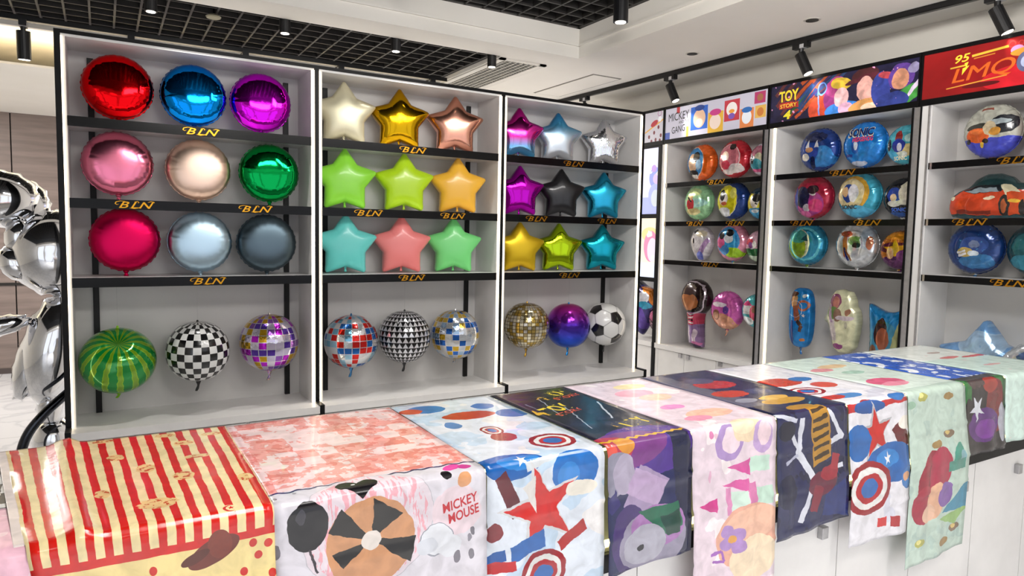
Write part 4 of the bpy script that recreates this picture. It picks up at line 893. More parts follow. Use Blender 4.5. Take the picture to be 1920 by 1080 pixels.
m = pr('print_cream_shape', '#d9d8b4', [('e', -.1, .62, .2, .24, '#8a4a6c'), ('e', -.08, .58, .13, .17, '#b8766c'), ('e', -.15, .25, .2, .2, '#6a8f4a'), ('e', -.0, .2, .14, .2, '#8a6a5a'), ('c', -.2, .05, -.12, -.6, .11, '#cfc4c4'), ('e', .22, .12, .3, .08, '#d2c2cc'), ('e', .32, .3, .08, .1, '#a8745c'), ('e', .02, -.78, .2, .09, '#8a3a78'), ('c', -.3, .5, -.2, -.05, .05, '#a890a8'), ('e', .3, -.1, .05, .1, '#b8b4a0')], .24, .2)
o = link('foil_body', BZ, t, m=m); o.scale = (.205,)*3
MB().tube([(0, 0, .2), (0, 0, 1.391-1.092)], .00035, 5).build('hanging_thread', THREAD, t)
pil = []
for (xa, ya), (xb, yb) in (((-.86, 1), (.86, 1)), ((.86, 1), (.86, -1)), ((.86, -1), (-.86, -1)), ((-.86, -1), (-.86, 1))):
    for k in range(12):
        q = k/12; dx, dz = xb-xa, yb-ya; b_ = .20*math.sin(PI*q); L = math.hypot(dx, dz); pil.append((xa+dx*q+dz/L*b_, ya+dz*q-dx/L*b_))
PIL = mesh_of('pillow', lambda: inflate(pil, 96, 14, .72, .34, .02, 8))
t = thing('pillow_foil_balloon', 'shiny blue pillow-shaped balloon with pointed corners at the right of the ledge', 'balloon', (RXC, -1.525, .73+.252), RZ, 'shaped balloons of the wall units')
m = pr('print_blue_pillow', '#1b86c8', [('e', .0, -.2, .72, .78, '#3f8fb4'), ('e', -.1, .3, .26, .34, '#3a2222'), ('e', .0, .15, .24, .28, '#a0583c'), ('e', -.4, -.2, .16, .2, '#8a5a40'), ('e', .5, .1, .14, .75, '#b8bc86', -.3), ('e', .1, -.4, .28, .25, '#8e4630'), ('e', -.45, -.6, .2, .35, '#2a4a86'), ('e', .6, -.2, .12, .2, '#5a3a30'), ('e', .2, -.75, .3, .2, '#c08a58'), ('e', -.2, -.6, .14, .3, '#2f5a9c')], .12, .5)
o = link('foil_body', PIL, t, m=m); o.scale = (.155, .22, .25)
# third unit
rb(-2.018, T1, pr('print_grey_blue_car', '#b0b0a4', [('b', -1, -1, 1, -.28, '#3d46b8'), ('e', .5, .2, .45, .35, '#26282e'), ('e', .35, .3, .4, .1, '#a8b4b8'), ('e', -.3, .12, .45, .16, '#3a3a34'), ('e', -.35, -.16, .42, .28, '#cf5a24'), ('e', -.4, -.02, .24, .1, '#e2743a'), ('e', -.7, -.38, .1, .1, '#221c1c'), ('e', -.08, -.38, .1, .1, '#221c1c'), ('e', .05, .08, .22, .26, '#c9b898'), ('e', .25, -.05, .2, .16, '#c98e3a'), ('b', -.28, .76, .12, .86, '#8a4a3a'), ('e', -.2, -.52, .06, .12, '#dcb43a')], .2, .1), 'grey round balloon with a blue road and orange car print', 3)
rb(-2.305, T1, pr('print_red_pale', '#b23838', [('e', -.4, .1, .4, .4, '#dcd2cc'), ('e', -.5, -.4, .3, .3, '#c8a49a')]), 'red print round balloon cut by the right edge of the picture, top shelf', 1)
rb(-1.975, T3, pr('print_night_blue', '#16356e', [('e', .2, -.5, .6, .3, '#2f6ca0'), ('e', .1, .1, .5, .35, '#2a4a8e'), ('e', -.2, -.15, .3, .18, '#b8a05a'), ('e', .1, .15, .2, .14, '#6a7a9e'), ('c', -.5, -.2, -.2, -.1, .04, '#dcdce0'), ('c', -.45, -.3, -.15, -.2, .04, '#dcdce0'), ('e', .1, -.2, .2, .1, '#c8d4de'), ('n', 6, .68, '#3f86b4'), ('n', 3, .70, '#1a2450', 2, 0, 3.)], .18, .3), 'night blue print round balloon on the third shelf under the red sign', 2)
rb(-2.262, T3, pr('print_dark_teal', '#143a44', [('e', -.2, .1, .5, .5, '#1d5a62'), ('e', .0, .5, .2, .12, '#8a8a5a'), ('e', -.2, -.5, .6, .3, '#2a7a90'), ('n', 5, .7, '#3a8a9a')], .18, .3), 'dark teal print round balloon at the right edge, third shelf', 3, dx=.01)
# car shaped balloon
car = [(-.98, -.28), (-.9, -.5), (-.5, -.54), (.3, -.54), (.75, -.52), (.95, -.4), (1.0, .1), (.95, .3), (.62, .36), (.48, .5), (.22, .60), (-.1, .60), (-.35, .46), (-.5, .28), (-.75, .18), (-.95, .02)]
CAR = mesh_of('car', lambda: inflate(car, 110, 14, .72, .26, .012, 9))
t = thing('car_foil_balloon', 'red racing car shaped foil balloon on the second shelf under the red sign', 'balloon', (RXC-.01, -2.035, 1.735+.54*.208+.002), RZ, 'shaped balloons of the wall units')
m = pr('print_red_car', '#1f3a3c', [('e', .72, .02, .5, .16, '#c23a22'), ('e', .75, -.1, .45, .03, '#e06a3a'), ('p', [(-.96, -.40), (.42, -.48), (.52, .14), (-.2, .30), (-.62, .18), (-.97, -.05)], '#cf431c'), ('p', [(-.6, .18), (-.2, .30), (.28, .30), (.34, .16), (-.3, .10)], '#1a2026'), ('p', [(-.55, .17), (-.2, .24), (.2, .24), (.26, .15), (-.3, .12)], '#8c9aa2'), ('p', [(.3, .3), (.52, .3), (.75, .1), (.5, -.1)], '#d8cfae'), ('p', [(.45, .12), (.8, .12), (.84, -.42), (.5, -.46)], '#c64a20'), ('e', .40, -.22, .12, .28, '#22201f'), ('e', .40, -.22, .07, .18, '#a8562c'), ('e', .78, -.26, .07, .2, '#22201f'), ('e', -.86, .02, .08, .05, '#efe0c0'), ('e', .05, -.02, .13, .045, '#efe0c0'), ('c', -.75, -.36, .1, -.38, .05, '#7c2410'), ('e', .62, -.12, .12, .05, '#e0b23c'), ('b', -1, -.6, 1, -.47, '#26525c')], .2, .2)
o = link('foil_body', CAR, t, m=m); o.scale = (.208,)*3
MB().tube([(.0, .0, -.085), (.0, .0, -.112)], .008, 8).build('filling_neck', mat('car_neck', '#1f3a3c', .3), t)
# star and silver balloon on the last ledge
t = thing('star_foil_balloon', 'pale blue star balloon with a dark figure print behind the counter end', 'balloon', (4.305, -2.03, .73+.81*.26), RZ, 'balloons on the ledge under the red sign')
m = pr('print_pale_blue_star', '#6f9ed2', [('e', .0, .5, .5, .3, '#a4c4e4'), ('p', [(-.35, -.1), (-.22, .2), (-.08, -.1)], '#23242c'), ('e', -.22, .2, .05, .06, '#23242c'), ('c', -.5, .2, -.42, -.1, .02, '#1c1d24'), ('n', 3, .62, '#86b2dc')], .2, .3)
o = link('foil_body', STAR(2), t, m=m); o.scale = (.26,)*3; o.rotation_euler = (0, 0, 0)
o = link('filling_neck', NECK, t, m=m); o.location = (0, 0, -.26*.585); o.scale = (.035,)*3
rb(-2.335, .73+.185+.014, pr('print_silver_blue', '#c6ccd2', [('e', .0, -.3, .6, .4, '#8a7a6a'), ('e', .1, .6, .5, .2, '#5a74a8'), ('e', .1, -.35, .3, .25, '#3a342e'), ('n', 5, .66, '#9cb4c8')], .12, .6), 'silver and blue print round balloon behind the counter end', 2, r=.185, dx=-.075)
# narrow unit: two more balloons on its ledge
t = thing('shaped_foil_balloon', 'orange and purple wedge-shaped balloon on the narrow corner unit', 'balloon', (RX+.13, .585, 1.0), RZ, 'shaped balloons of the wall units')
wedge = [(-.62, .95), (-.2, .72), (.2, .66), (.52, .2), (.48, .02), (.2, -.1), (.0, -.55), (-.3, -1.0), (-.55, -.9), (-.66, .0)]
WED = mesh_of('wedge', lambda: inflate(wedge, 72, 12, .75, .3, .015, 3))
m = pr('print_orange_purple', '#3a2f70', [('p', [(-.3, .72), (.2, .68), (.55, .15), (.4, .05)], '#d47a1e'), ('e', -.1, .35, .3, .2, '#dfe2ee'), ('e', .0, .08, .3, .14, '#2f9ac0'), ('e', -.2, -.4, .2, .4, '#5a3aa0'), ('e', -.5, .8, .2, .2, '#2a2a3a')], .16, .4)
o = link('foil_body', WED, t, m=m); o.scale = (.25,)*3
MB().tube([(-.1, 0, .2), (-.1, 0, .27)], .00035, 5).build('hanging_thread', THREAD, t)
rb(.452, .73+.15+.03, pr('print_plum_pink', '#4a1a2c', [('e', -.3, .2, .4, .35, '#c96a94'), ('n', 8, .6, '#e0a8c4')]), 'dark plum and pink print round balloon half hidden on the narrow corner unit', 1, r=.125)

# ------------------------------------------------------------------ big silver foil figure at the left
def ball(cx, cy, cz, rx, ry, rz, n=40, m=24, wr=.02, seed=0, tilt=0.):
    """puffed foil ellipsoid with a crinkled seam around its outline (seam in the xz plane)"""
    mb = MB(); vs = []; r0 = random.Random(seed); p1, p2 = r0.random()*6, r0.random()*6
    for i in range(m+1):
        ph = PI*i/m                     # 0 = front (-y) ... pi = back
        for j in range(n):
            a = 2*PI*j/n; e = math.exp(-((ph-PI/2)/.38)**2)
            k = math.sin(ph)**.8*(1+wr*e*(math.sin(13*a+p1)+.7*math.sin(21*a+p2)))
            x, y, z = rx*k*math.cos(a), -ry*math.cos(ph)*(1+.6*wr*e*math.sin(17*a+p2)), rz*k*math.sin(a)
            ct, st = math.cos(tilt), math.sin(tilt); vs.append((cx+x*ct-z*st, cy+y, cz+x*st+z*ct))
    fs = [(i*n+j, i*n+(j+1) % n, (i+1)*n+(j+1) % n, (i+1)*n+j) for i in range(m) for j in range(n)]
    return mb.add(vs, fs)
t = thing('foil_figure_balloon', 'large silver foil figure balloon standing left of the shelf units', 'balloon figure', (-.10, .62, 0))
ball(-.22, 0, 1.74, .21, .17, .155, 56, 28, .03, 1).build('head', CHROME, t, True)
ball(-.10, .03, 1.70, .13, .12, .15, 40, 24, .05, 2).build('side_bulge', CHROME, t, True)
ball(.03, 0, 1.455, .205, .2, .235, 64, 30, .03, 3).build('upper_body', CHROME, t, True)
ball(-.135, -.06, 1.40, .075, .08, .10, 36, 20, .05, 4, .5).build('side_bulge', CHROME, t, True)
ball(-.115, -.05, 1.545, .07, .08, .10, 36, 20, .05, 5, -.2).build('side_bulge', CHROME, t, True)
ball(.02, 0, .93, .155, .17, .315, 56, 30, .04, 6, -.2).build('lower_body', CHROME, t, True)
ball(-.09, -.02, .86, .075, .09, .21, 40, 22, .06, 7, -.25).build('side_bulge', CHROME, t, True)
MB().tube([(-.1, 0, .76), (-.14, -.01, .70), (-.175, -.02, .665)], [.06, .035, .004], 16).build('pointed_corner', CHROME, t, True)
ball(-.26, -.08, 1.065, .19, .07, .058, 44, 20, .05, 8, .22).build('arm', CHROME, t, True)
ball(.0, 0, .62, .075, .08, .14, 36, 20, .07, 9).build('leg', CHROME, t, True)
ball(.01, 0, .42, .115, .11, .13, 48, 24, .06, 10).build('foot', CHROME, t, True)
MB().lathe([(.16, 0), (.16, .02), (.03, .03), (.03, .31)], 32).build('stand', CHROME, t, True)
t2 = thing('foil_tube_balloon', 'dark glossy curved foil tube leaning across the silver figure', 'balloon', (-.1, .44, 0))
MB().tube(smooth_path([(.20, 0, .80), (.14, 0, .76), (.06, -.03, .695), (-.02, -.05, .62), (-.09, -.06, .53), (-.125, -.06, .43), (-.135, -.06, .30), (-.13, -.06, .0)]), .024, 20).build('tube', mat('dark_foil', '#3a3c42', .08, 1.), t2, True)

# ------------------------------------------------------------------ display counter
KX0, KX1, KY0, KY1, KZ = -.055, 3.80, -2.535, -1.955, 1.072
t = thing('display_counter', 'long white display counter with a lit glass top section, covered with tablecloths', 'counter', (0, 0, 0))
MB().box(KX0, KX1, KY0, KY1, KZ-.012, KZ).build('glass_top', mat('counter_glass_top', '#cfdcd8', .08, trans=.6), t)
MB().box(KX0+.01, KX1-.01, KY0+.004, KY0+.012, .775, KZ-.012).build('front_glass', mat('counter_glass', '#dfe9e6', .04, trans=.92), t)
f = MB()
f.box(KX0, KX1, KY0-.006, KY0+.03, .725, .775).box(KX0, KX0+.02, KY0, KY0+.02, .775, KZ-.012).box(KX1-.02, KX1, KY0, KY0+.02, .775, KZ-.012)
f.box(KX0, KX0+.02, KY1-.02, KY1, .725, KZ-.012).box(KX1-.02, KX1, KY1-.02, KY1, .725, KZ-.012).box(KX0, KX0+.03, KY0+.03, KY1, .725, .775).box(KX1-.03, KX1, KY0+.03, KY1, .725, .775)
f.build('black_frame', BLACK, t)
MB().box(KX0+.02, KX1-.02, KY1-.016, KY1-.004, .775, KZ-.012).build('back_panel', PANEL, t)
MB().box(KX0+.03, KX1-.03, KY0+.03, KY1-.004, .74, .775).build('display_deck', WHITE, t)
MB().box(KX0+.03, KX1-.03, KY0+.032, KY0+.044, .776, .79).box(KX0+.03, KX1-.03, KY0+.014, KY0+.022, KZ-.024, KZ-.014).build('led_strip', mat('counter_led', '#fff0b8', .4, emit='#ffe89a', es=7), t)
c = MB().box(KX0+.005, KX1-.005, KY0+.022, KY1, .08, .725).box(KX0+.03, KX1-.03, KY0+.06, KY1-.02, 0, .08).build('cabinet', WHITE, t)
xs = [.06, .50, .94, 1.385, 1.83, 2.275, 2.72, 3.165, 3.61, 3.79]
for i in range(len(xs)-1):
    d = MB().box(xs[i]+.002, xs[i+1]-.002, KY0+.002, KY0+.021, .09, .72).build('door', WHITE, c)
    if xs[i+1]-xs[i] > .3:
        xh = xs[i]+.348 if i % 1 == 0 else xs[i]+.05
        MB().box(xh-.016, xh+.016, KY0-.018, KY0+.002, .625, .665).build('handle', ALU, d, label='small square metal handle', bevel=.002)

# ------------------------------------------------------------------ tablecloths (u = world x, v = distance from the back edge)
L1 = KY1+2.56            # flat length to the front fold
CL = {
    'c1': [('e', 0.348, 0.587, 0.0186, 0.0163, 0, '#e6d3a0'), ('e', 0.351, 0.586, 0.014, 0.0133, 0, '#c4342c'), ('e', 0.355, 0.586, 0.0121, 0.0112, 0, '#e6d3a0'), ('s', 0.353, 0.585, 0.0082, 0, '#c22018'), ('e', 0.311, 0.667, 0.0553, 0.0223, -0.35, '#6a2a1c'), ('e', 0.325, 0.655, 0.0239, 0.0265, 0, '#78301f'), ('e', 0.275, 0.672, 0.031, 0.01, -0.3, '#55200f')],
    'c2': [('e', 0.621, 0.677, 0.1422, 0.1357, 0, '#b8b4bc'), ('e', 0.621, 0.677, 0.1403, 0.134, 0, '#d9ccd4'), ('e', 0.82, 0.685, 0.0605, 0.0552, 0, '#dcc9d0'), ('e', 0.495, 0.658, 0.0402, 0.0502, 0, '#121014'), ('c', 0.495, 0.705, 0.511, 0.753, 0.0021, '#3a3238'), ('e', 0.482, 0.637, 0.0083, 0.0151, 0, '#3c3a42'), ('e', 0.583, 0.575, 0.0235, 0.019, 0, '#121014'), ('e', 0.627, 0.58, 0.0231, 0.0193, 0, '#121014'), ('p', [(0.563, 0.578), (0.649, 0.591), (0.607, 0.622)], '#121014'), ('e', 0.6, 0.576, 0.0045, 0.0034, 0, '#d8d8d8'), ('e', 0.623, 0.716, 0.0952, 0.0923, 0, '#c48c62'), ('p', [(0.623, 0.716), (0.565, 0.634), (0.534, 0.683)], '#17130f'), ('p', [(0.623, 0.716), (0.632, 0.627), (0.694, 0.667)], '#17130f'), ('p', [(0.623, 0.716), (0.721, 0.722), (0.709, 0.778)], '#17130f'), ('p', [(0.623, 0.716), (0.541, 0.727), (0.565, 0.761)], '#17130f'), ('e', 0.623, 0.716, 0.0209, 0.0207, 0, '#d8cfc8'), ('e', 0.769, 0.742, 0.0414, 0.0364, 0, '#8f929c'), ('e', 0.769, 0.741, 0.0388, 0.034, 0, '#d6d8de'), ('e', 0.798, 0.761, 0.029, 0.0245, 0, '#d6d8de'), ('e', 0.747, 0.752, 0.0254, 0.0193, 0, '#c9ccd4'), ('e', 0.8, 0.6, 0.0117, 0.0145, 0, '#171318'), ('e', 0.826, 0.572, 0.0239, 0.0146, -0.4, '#d63a9e'), ('e', 0.855, 0.579, 0.0148, 0.0147, 0, '#c02e8c'), ('e', 0.84, 0.621, 0.0174, 0.0172, 0, '#cf9468'), ('e', 0.428, 0.585, 0.0069, 0.0095, 0, '#8a8690'), ('e', 0.44, 0.58, 0.005, 0.0063, 0, '#8a8690'), ('e', 0.433, 0.697, 0.008, 0.0128, 0, '#77737c'), ('e', 0.858, 0.737, 0.0068, 0.01, 0, '#77737c'), ('e', 0.847, 0.75, 0.0067, 0.0087, 0, '#8a8690'), ('e', 0.818, 0.788, 0.008, 0.0124, 0, '#77737c'), ('e', 0.853, 0.788, 0.0082, 0.0113, 0, '#77737c'), ('e', 0.48, 0.566, 0.0051, 0.0054, 0, '#a19da6')],
    'c3': [('e', 0.983, 0.077, 0.0569, 0.0454, 0, '#2f74b4'), ('e', 0.929, 0.085, 0.0349, 0.028, 0, '#bf4a34'), ('e', 1.069, 0.189, 0.0836, 0.0416, 0, '#b02a20'), ('e', 1.155, 0.111, 0.0368, 0.0345, 0, '#3a6db4'), ('e', 0.978, 0.269, 0.0235, 0.0329, 0, '#3577b5'), ('e', 1.196, 0.218, 0.05, 0.0468, 0, '#356cb0'), ('e', 1.052, 0.42, 0.0349, 0.0366, 0, '#96261e'), ('e', 1.175, 0.369, 0.0531, 0.0356, 0, '#b9cfe2'), ('e', 1.052, 0.354, 0.0309, 0.0393, 0, '#8e1622'), ('e', 1.052, 0.354, 0.0241, 0.0308, 0, '#d9d8d6'), ('e', 1.052, 0.354, 0.0179, 0.023, 0, '#a81a24'), ('e', 1.052, 0.354, 0.0117, 0.0152, 0, '#2a62a8'), ('e', 1.146, 0.505, 0.0642, 0.056, 0, '#8e1622'), ('e', 1.146, 0.505, 0.0501, 0.044, 0, '#d9d8d6'), ('e', 1.146, 0.505, 0.0372, 0.033, 0, '#a81a24'), ('e', 1.146, 0.505, 0.0244, 0.0218, 0, '#2a62a8'), ('e', 0.966, 0.594, 0.0863, 0.0434, 0, '#1a5ca8'), ('e', 0.988, 0.593, 0.0568, 0.0257, 0, '#2f80cc'), ('s', 0.996, 0.594, 0.0219, 0, '#dfe3e8'), ('e', 1.143, 0.645, 0.0695, 0.0542, 0, '#1f6ab8'), ('e', 1.123, 0.655, 0.0323, 0.035, 0, '#2f80cc'), ('c', 1.003, 0.616, 1.086, 0.6, 0.0089, '#c8cdd2'), ('c', 0.931, 0.623, 0.977, 0.72, 0.0171, '#5c1620'), ('s', 1.044, 0.72, 0.1223, 0.2, '#c9c9cc'), ('s', 1.047, 0.721, 0.1064, 0.2, '#c4201c'), ('p', [(0.99, 0.665), (1.026, 0.639), (1.029, 0.724)], '#d4d0cc'), ('e', 1.161, 0.689, 0.0466, 0.0191, 0, '#e3ddd0'), ('c', 0.957, 0.806, 1.053, 0.788, 0.019, '#245ea6'), ('c', 0.893, 0.813, 0.942, 0.803, 0.014, '#1e56a0'), ('c', 1.093, 0.817, 1.172, 0.78, 0.0143, '#a41e1e'), ('e', 0.913, 0.751, 0.0227, 0.0229, 0, '#7a2028'), ('e', 1.048, 0.867, 0.0662, 0.0538, 0, '#8e1622'), ('e', 1.048, 0.867, 0.0514, 0.042, 0, '#d9d8d6'), ('e', 1.048, 0.867, 0.038, 0.0312, 0, '#a81a24'), ('e', 1.048, 0.867, 0.0248, 0.0204, 0, '#2a62a8'), ('c', 0.887, 0.828, 0.972, 0.831, 0.0111, '#b8282a')],
    'c4': [('c', 1.36, 0.111, 1.307, 0.308, 0.0023, '#8b93a2'), ('c', 1.377, 0.236, 1.306, 0.464, 0.0022, '#9aa2ad'), ('c', 1.51, 0.225, 1.431, 0.403, 0.0031, '#b9bfc8'), ('c', 1.284, 0.152, 1.285, 0.227, 0.003, '#5a6070'), ('e', 1.394, 0.448, 0.0343, 0.0261, 0, '#2c3148'), ('e', 1.402, 0.602, 0.1474, 0.1022, 0, '#4a2a86'), ('e', 1.338, 0.6, 0.1126, 0.0715, 0, '#74367e'), ('e', 1.267, 0.604, 0.064, 0.056, 0, '#b03a50'), ('e', 1.306, 0.602, 0.0306, 0.0311, 0, '#d08c3a'), ('e', 1.251, 0.626, 0.0244, 0.0307, 0, '#d8584c'), ('p', [(1.458, 0.588), (1.526, 0.568), (1.548, 0.965), (1.49, 0.952)], '#141a3c'), ('e', 1.27, 0.681, 0.0534, 0.0565, 0, '#8d8a9c'), ('e', 1.297, 0.685, 0.036, 0.0541, 0, '#a89fb4'), ('c', 1.325, 0.719, 1.423, 0.773, 0.059, '#9d8aac'), ('c', 1.32, 0.704, 1.428, 0.759, 0.0365, '#b29abc'), ('e', 1.316, 0.86, 0.0628, 0.0905, 0, '#3d2a66'), ('e', 1.396, 0.878, 0.1179, 0.0822, 0, '#8d879c'), ('e', 1.413, 0.845, 0.0945, 0.0598, 0, '#9c6fa6'), ('p', [(1.346, 0.794), (1.482, 0.787), (1.497, 0.855), (1.448, 0.879)], '#1d6148'), ('p', [(1.422, 0.824), (1.487, 0.808), (1.487, 0.875), (1.444, 0.878)], '#123f34'), ('e', 1.368, 0.886, 0.0726, 0.0534, 0, '#a4a2b0'), ('e', 1.354, 0.89, 0.0112, 0.0088, 0, '#1a1a26'), ('p', [(1.235, 0.758), (1.264, 0.715), (1.287, 0.761), (1.257, 0.783)], '#2b2668')],
    'c5': [('e', 1.695, 0.19, 0.0746, 0.048, 0, '#e6a9ba'), ('e', 1.723, 0.264, 0.065, 0.0396, 0, '#f0c6b0'), ('e', 1.735, 0.486, 0.0897, 0.0406, 0, '#e9b7a2'), ('e', 1.659, 0.517, 0.0504, 0.0259, 0, '#e798b2'), ('e', 1.75, 0.098, 0.0695, 0.0334, 0, '#ead9a8'), ('e', 1.679, 0.385, 0.0459, 0.025, 0, '#d98cc0'), ('e', 1.75, 0.595, 0.0429, 0.0203, 0, '#eec5c2'), ('e', 1.682, 0.653, 0.0581, 0.0536, 0, '#a88cc0'), ('e', 1.69, 0.648, 0.038, 0.0379, 0, '#e6d0da'), ('e', 1.76, 0.621, 0.0605, 0.0417, 0, '#e6cfb0'), ('e', 1.745, 0.608, 0.046, 0.0287, 0, '#eadcbc'), ('e', 1.824, 0.654, 0.0431, 0.0491, 0, '#b89cc8'), ('e', 1.831, 0.642, 0.0287, 0.036, 0, '#e2c8d0'), ('p', [(1.677, 0.724), (1.765, 0.707), (1.769, 0.758)], '#cc4f96'), ('p', [(1.652, 0.77), (1.763, 0.765), (1.765, 0.806)], '#cf5c9c'), ('p', [(1.566, 0.819), (1.633, 0.805), (1.635, 0.848)], '#c83f88'), ('p', [(1.794, 0.714), (1.854, 0.711), (1.856, 0.737)], '#cf5c9c'), ('p', [(1.765, 0.707), (1.854, 0.711), (1.858, 0.757), (1.768, 0.752)], '#bcd8c8'), ('p', [(1.669, 0.796), (1.758, 0.801), (1.762, 0.857), (1.672, 0.849)], '#c4d9cc'), ('p', [(1.762, 0.797), (1.871, 0.804), (1.875, 0.859), (1.766, 0.851)], '#b9d4c4'), ('p', [(1.761, 0.781), (1.798, 0.783), (1.804, 0.87), (1.767, 0.868)], '#cf78a8'), ('p', [(1.668, 0.78), (1.69, 0.783), (1.695, 0.865), (1.673, 0.862)], '#d48ab4'), ('e', 1.767, 0.936, 0.1348, 0.0962, 0, '#dca48e'), ('e', 1.783, 0.899, 0.1158, 0.0497, 0, '#e4b39a'), ('e', 1.79, 1.003, 0.1017, 0.0671, 0, '#e8d2b4'), ('e', 1.676, 0.908, 0.0268, 0.0193, 0, '#a884be'), ('e', 1.721, 0.923, 0.0274, 0.0196, 0, '#a884be'), ('e', 1.673, 0.944, 0.0268, 0.0194, 0, '#a884be'), ('e', 1.721, 0.958, 0.0275, 0.0196, 0, '#a884be'), ('e', 1.697, 0.935, 0.0158, 0.0114, 0, '#d79a4a'), ('c', 1.614, 0.966, 1.653, 0.962, 0.0043, '#9a5fb0'), ('c', 1.653, 0.962, 1.668, 0.994, 0.0044, '#9a5fb0'), ('c', 1.622, 0.986, 1.668, 0.994, 0.0043, '#9a5fb0'), ('e', 1.611, 0.624, 0.0085, 0.0108, 0, '#d884b0'), ('e', 1.608, 0.739, 0.0043, 0.0187, 0, '#d9aac2')],
    'c6': [('e', 2.059, 0.207, 0.0904, 0.0572, 0, '#a82c38'), ('e', 2.047, 0.141, 0.0645, 0.0408, 0, '#4a4466'), ('e', 1.996, 0.337, 0.0764, 0.0446, 0, '#b43a30'), ('e', 2.116, 0.35, 0.0522, 0.0397, 0, '#343a66'), ('e', 2.078, 0.488, 0.0985, 0.0343, 0, '#b88a34'), ('e', 2.085, 0.441, 0.0669, 0.0259, 0, '#d0a24a'), ('e', 2.051, 0.569, 0.0631, 0.0225, 0, '#a67a30'), ('e', 1.964, 0.432, 0.0487, 0.0255, 0, '#8c8c9c'), ('c', 1.989, 0.728, 2.006, 0.621, 0.0103, '#c9cbd6'), ('c', 1.989, 0.728, 1.953, 0.656, 0.0078, '#c9cbd6'), ('c', 1.989, 0.728, 2.061, 0.817, 0.0129, '#c9cbd6'), ('c', 2.061, 0.817, 1.993, 0.942, 0.0107, '#c9cbd6'), ('c', 2.061, 0.817, 2.209, 0.797, 0.008, '#c9cbd6'), ('c', 1.88, 0.597, 1.981, 0.626, 0.0073, '#b9bbca'), ('c', 2.137, 0.611, 2.207, 0.708, 0.0083, '#c9cbd6'), ('c', 2.141, 0.716, 2.206, 0.699, 0.0083, '#c9cbd6'), ('c', 1.928, 0.752, 1.989, 0.731, 0.005, '#aaacc0'), ('p', [(2.044, 0.58), (2.134, 0.573), (2.15, 0.761), (2.061, 0.782)], '#a87a28'), ('c', 2.054, 0.61, 2.128, 0.596, 0.0066, '#3a2a18'), ('c', 2.057, 0.639, 2.13, 0.626, 0.0067, '#3a2a18'), ('c', 2.059, 0.668, 2.133, 0.656, 0.0067, '#3a2a18'), ('c', 2.061, 0.698, 2.136, 0.686, 0.0067, '#3a2a18'), ('c', 2.064, 0.727, 2.138, 0.716, 0.0067, '#3a2a18'), ('c', 2.066, 0.757, 2.141, 0.746, 0.0067, '#3a2a18'), ('e', 2.103, 0.841, 0.0723, 0.0391, 0, '#5e1c34'), ('e', 2.141, 0.813, 0.045, 0.025, 0, '#8e2434'), ('c', 2.09, 0.848, 2.056, 0.92, 0.0246, '#7a2034'), ('c', 2.178, 0.757, 2.16, 0.807, 0.0199, '#9a2a38'), ('p', [(2.12, 0.879), (2.219, 0.844), (2.231, 0.972), (2.112, 0.948)], '#1b2a66'), ('e', 1.934, 0.837, 0.0459, 0.0513, 0, '#171a38'), ('e', 1.933, 0.653, 0.0404, 0.0302, 0, '#14162e')],
    'c7': [('e', 2.301, 0.293, 0.1118, 0.0555, 0, '#b23a30'), ('e', 2.436, 0.284, 0.0578, 0.0324, 0, '#3a6aa8'), ('e', 2.434, 0.387, 0.0558, 0.0408, 0, '#c24a3c'), ('e', 2.351, 0.536, 0.0692, 0.0297, 0, '#3d7ab8'), ('e', 2.27, 0.531, 0.0679, 0.0246, 0, '#b02c28'), ('e', 2.343, 0.618, 0.0418, 0.0182, 0, '#8f2a2c'), ('e', 2.282, 0.43, 0.0795, 0.0485, 0, '#8e1622'), ('e', 2.282, 0.43, 0.062, 0.0381, 0, '#d9d8d6'), ('e', 2.282, 0.43, 0.046, 0.0285, 0, '#a81a24'), ('e', 2.282, 0.43, 0.0302, 0.0188, 0, '#2a62a8'), ('p', [(2.221, 0.612), (2.573, 0.616), (2.575, 0.629), (2.223, 0.639)], '#b3282a'), ('e', 2.354, 0.628, 0.087, 0.0222, 0, '#234f90'), ('e', 2.523, 0.605, 0.0464, 0.0172, 0, '#2a66a8'), ('s', 2.384, 0.718, 0.1092, 0.1, '#a9a9ae'), ('s', 2.387, 0.719, 0.0903, 0.1, '#b7221e'), ('e', 2.291, 0.741, 0.0664, 0.0627, 0, '#1f5ea4'), ('c', 2.508, 0.703, 2.559, 0.786, 0.0329, '#5e1820'), ('e', 2.467, 0.829, 0.1396, 0.0695, 0, '#1e5aa0'), ('e', 2.443, 0.813, 0.0647, 0.0306, 0, '#2f7ac0'), ('s', 2.443, 0.813, 0.0249, 0, '#d8dde2'), ('e', 2.564, 0.893, 0.0476, 0.0396, 0, '#2f6eb0'), ('e', 2.547, 0.887, 0.0235, 0.0158, 0, '#c9946e'), ('e', 2.335, 0.901, 0.1254, 0.0908, 0, '#8e1622'), ('e', 2.335, 0.901, 0.0972, 0.0707, 0, '#d9d8d6'), ('e', 2.335, 0.901, 0.0719, 0.0525, 0, '#a81a24'), ('e', 2.335, 0.901, 0.0468, 0.0344, 0, '#2a62a8'), ('p', [(2.392, 1.014), (2.445, 1.017), (2.449, 1.049), (2.395, 1.045)], '#c4282a'), ('p', [(2.471, 1.021), (2.516, 1.024), (2.52, 1.06), (2.475, 1.058)], '#a83034'), ('e', 2.566, 0.701, 0.0474, 0.0234, 0, '#e3ddd4')],
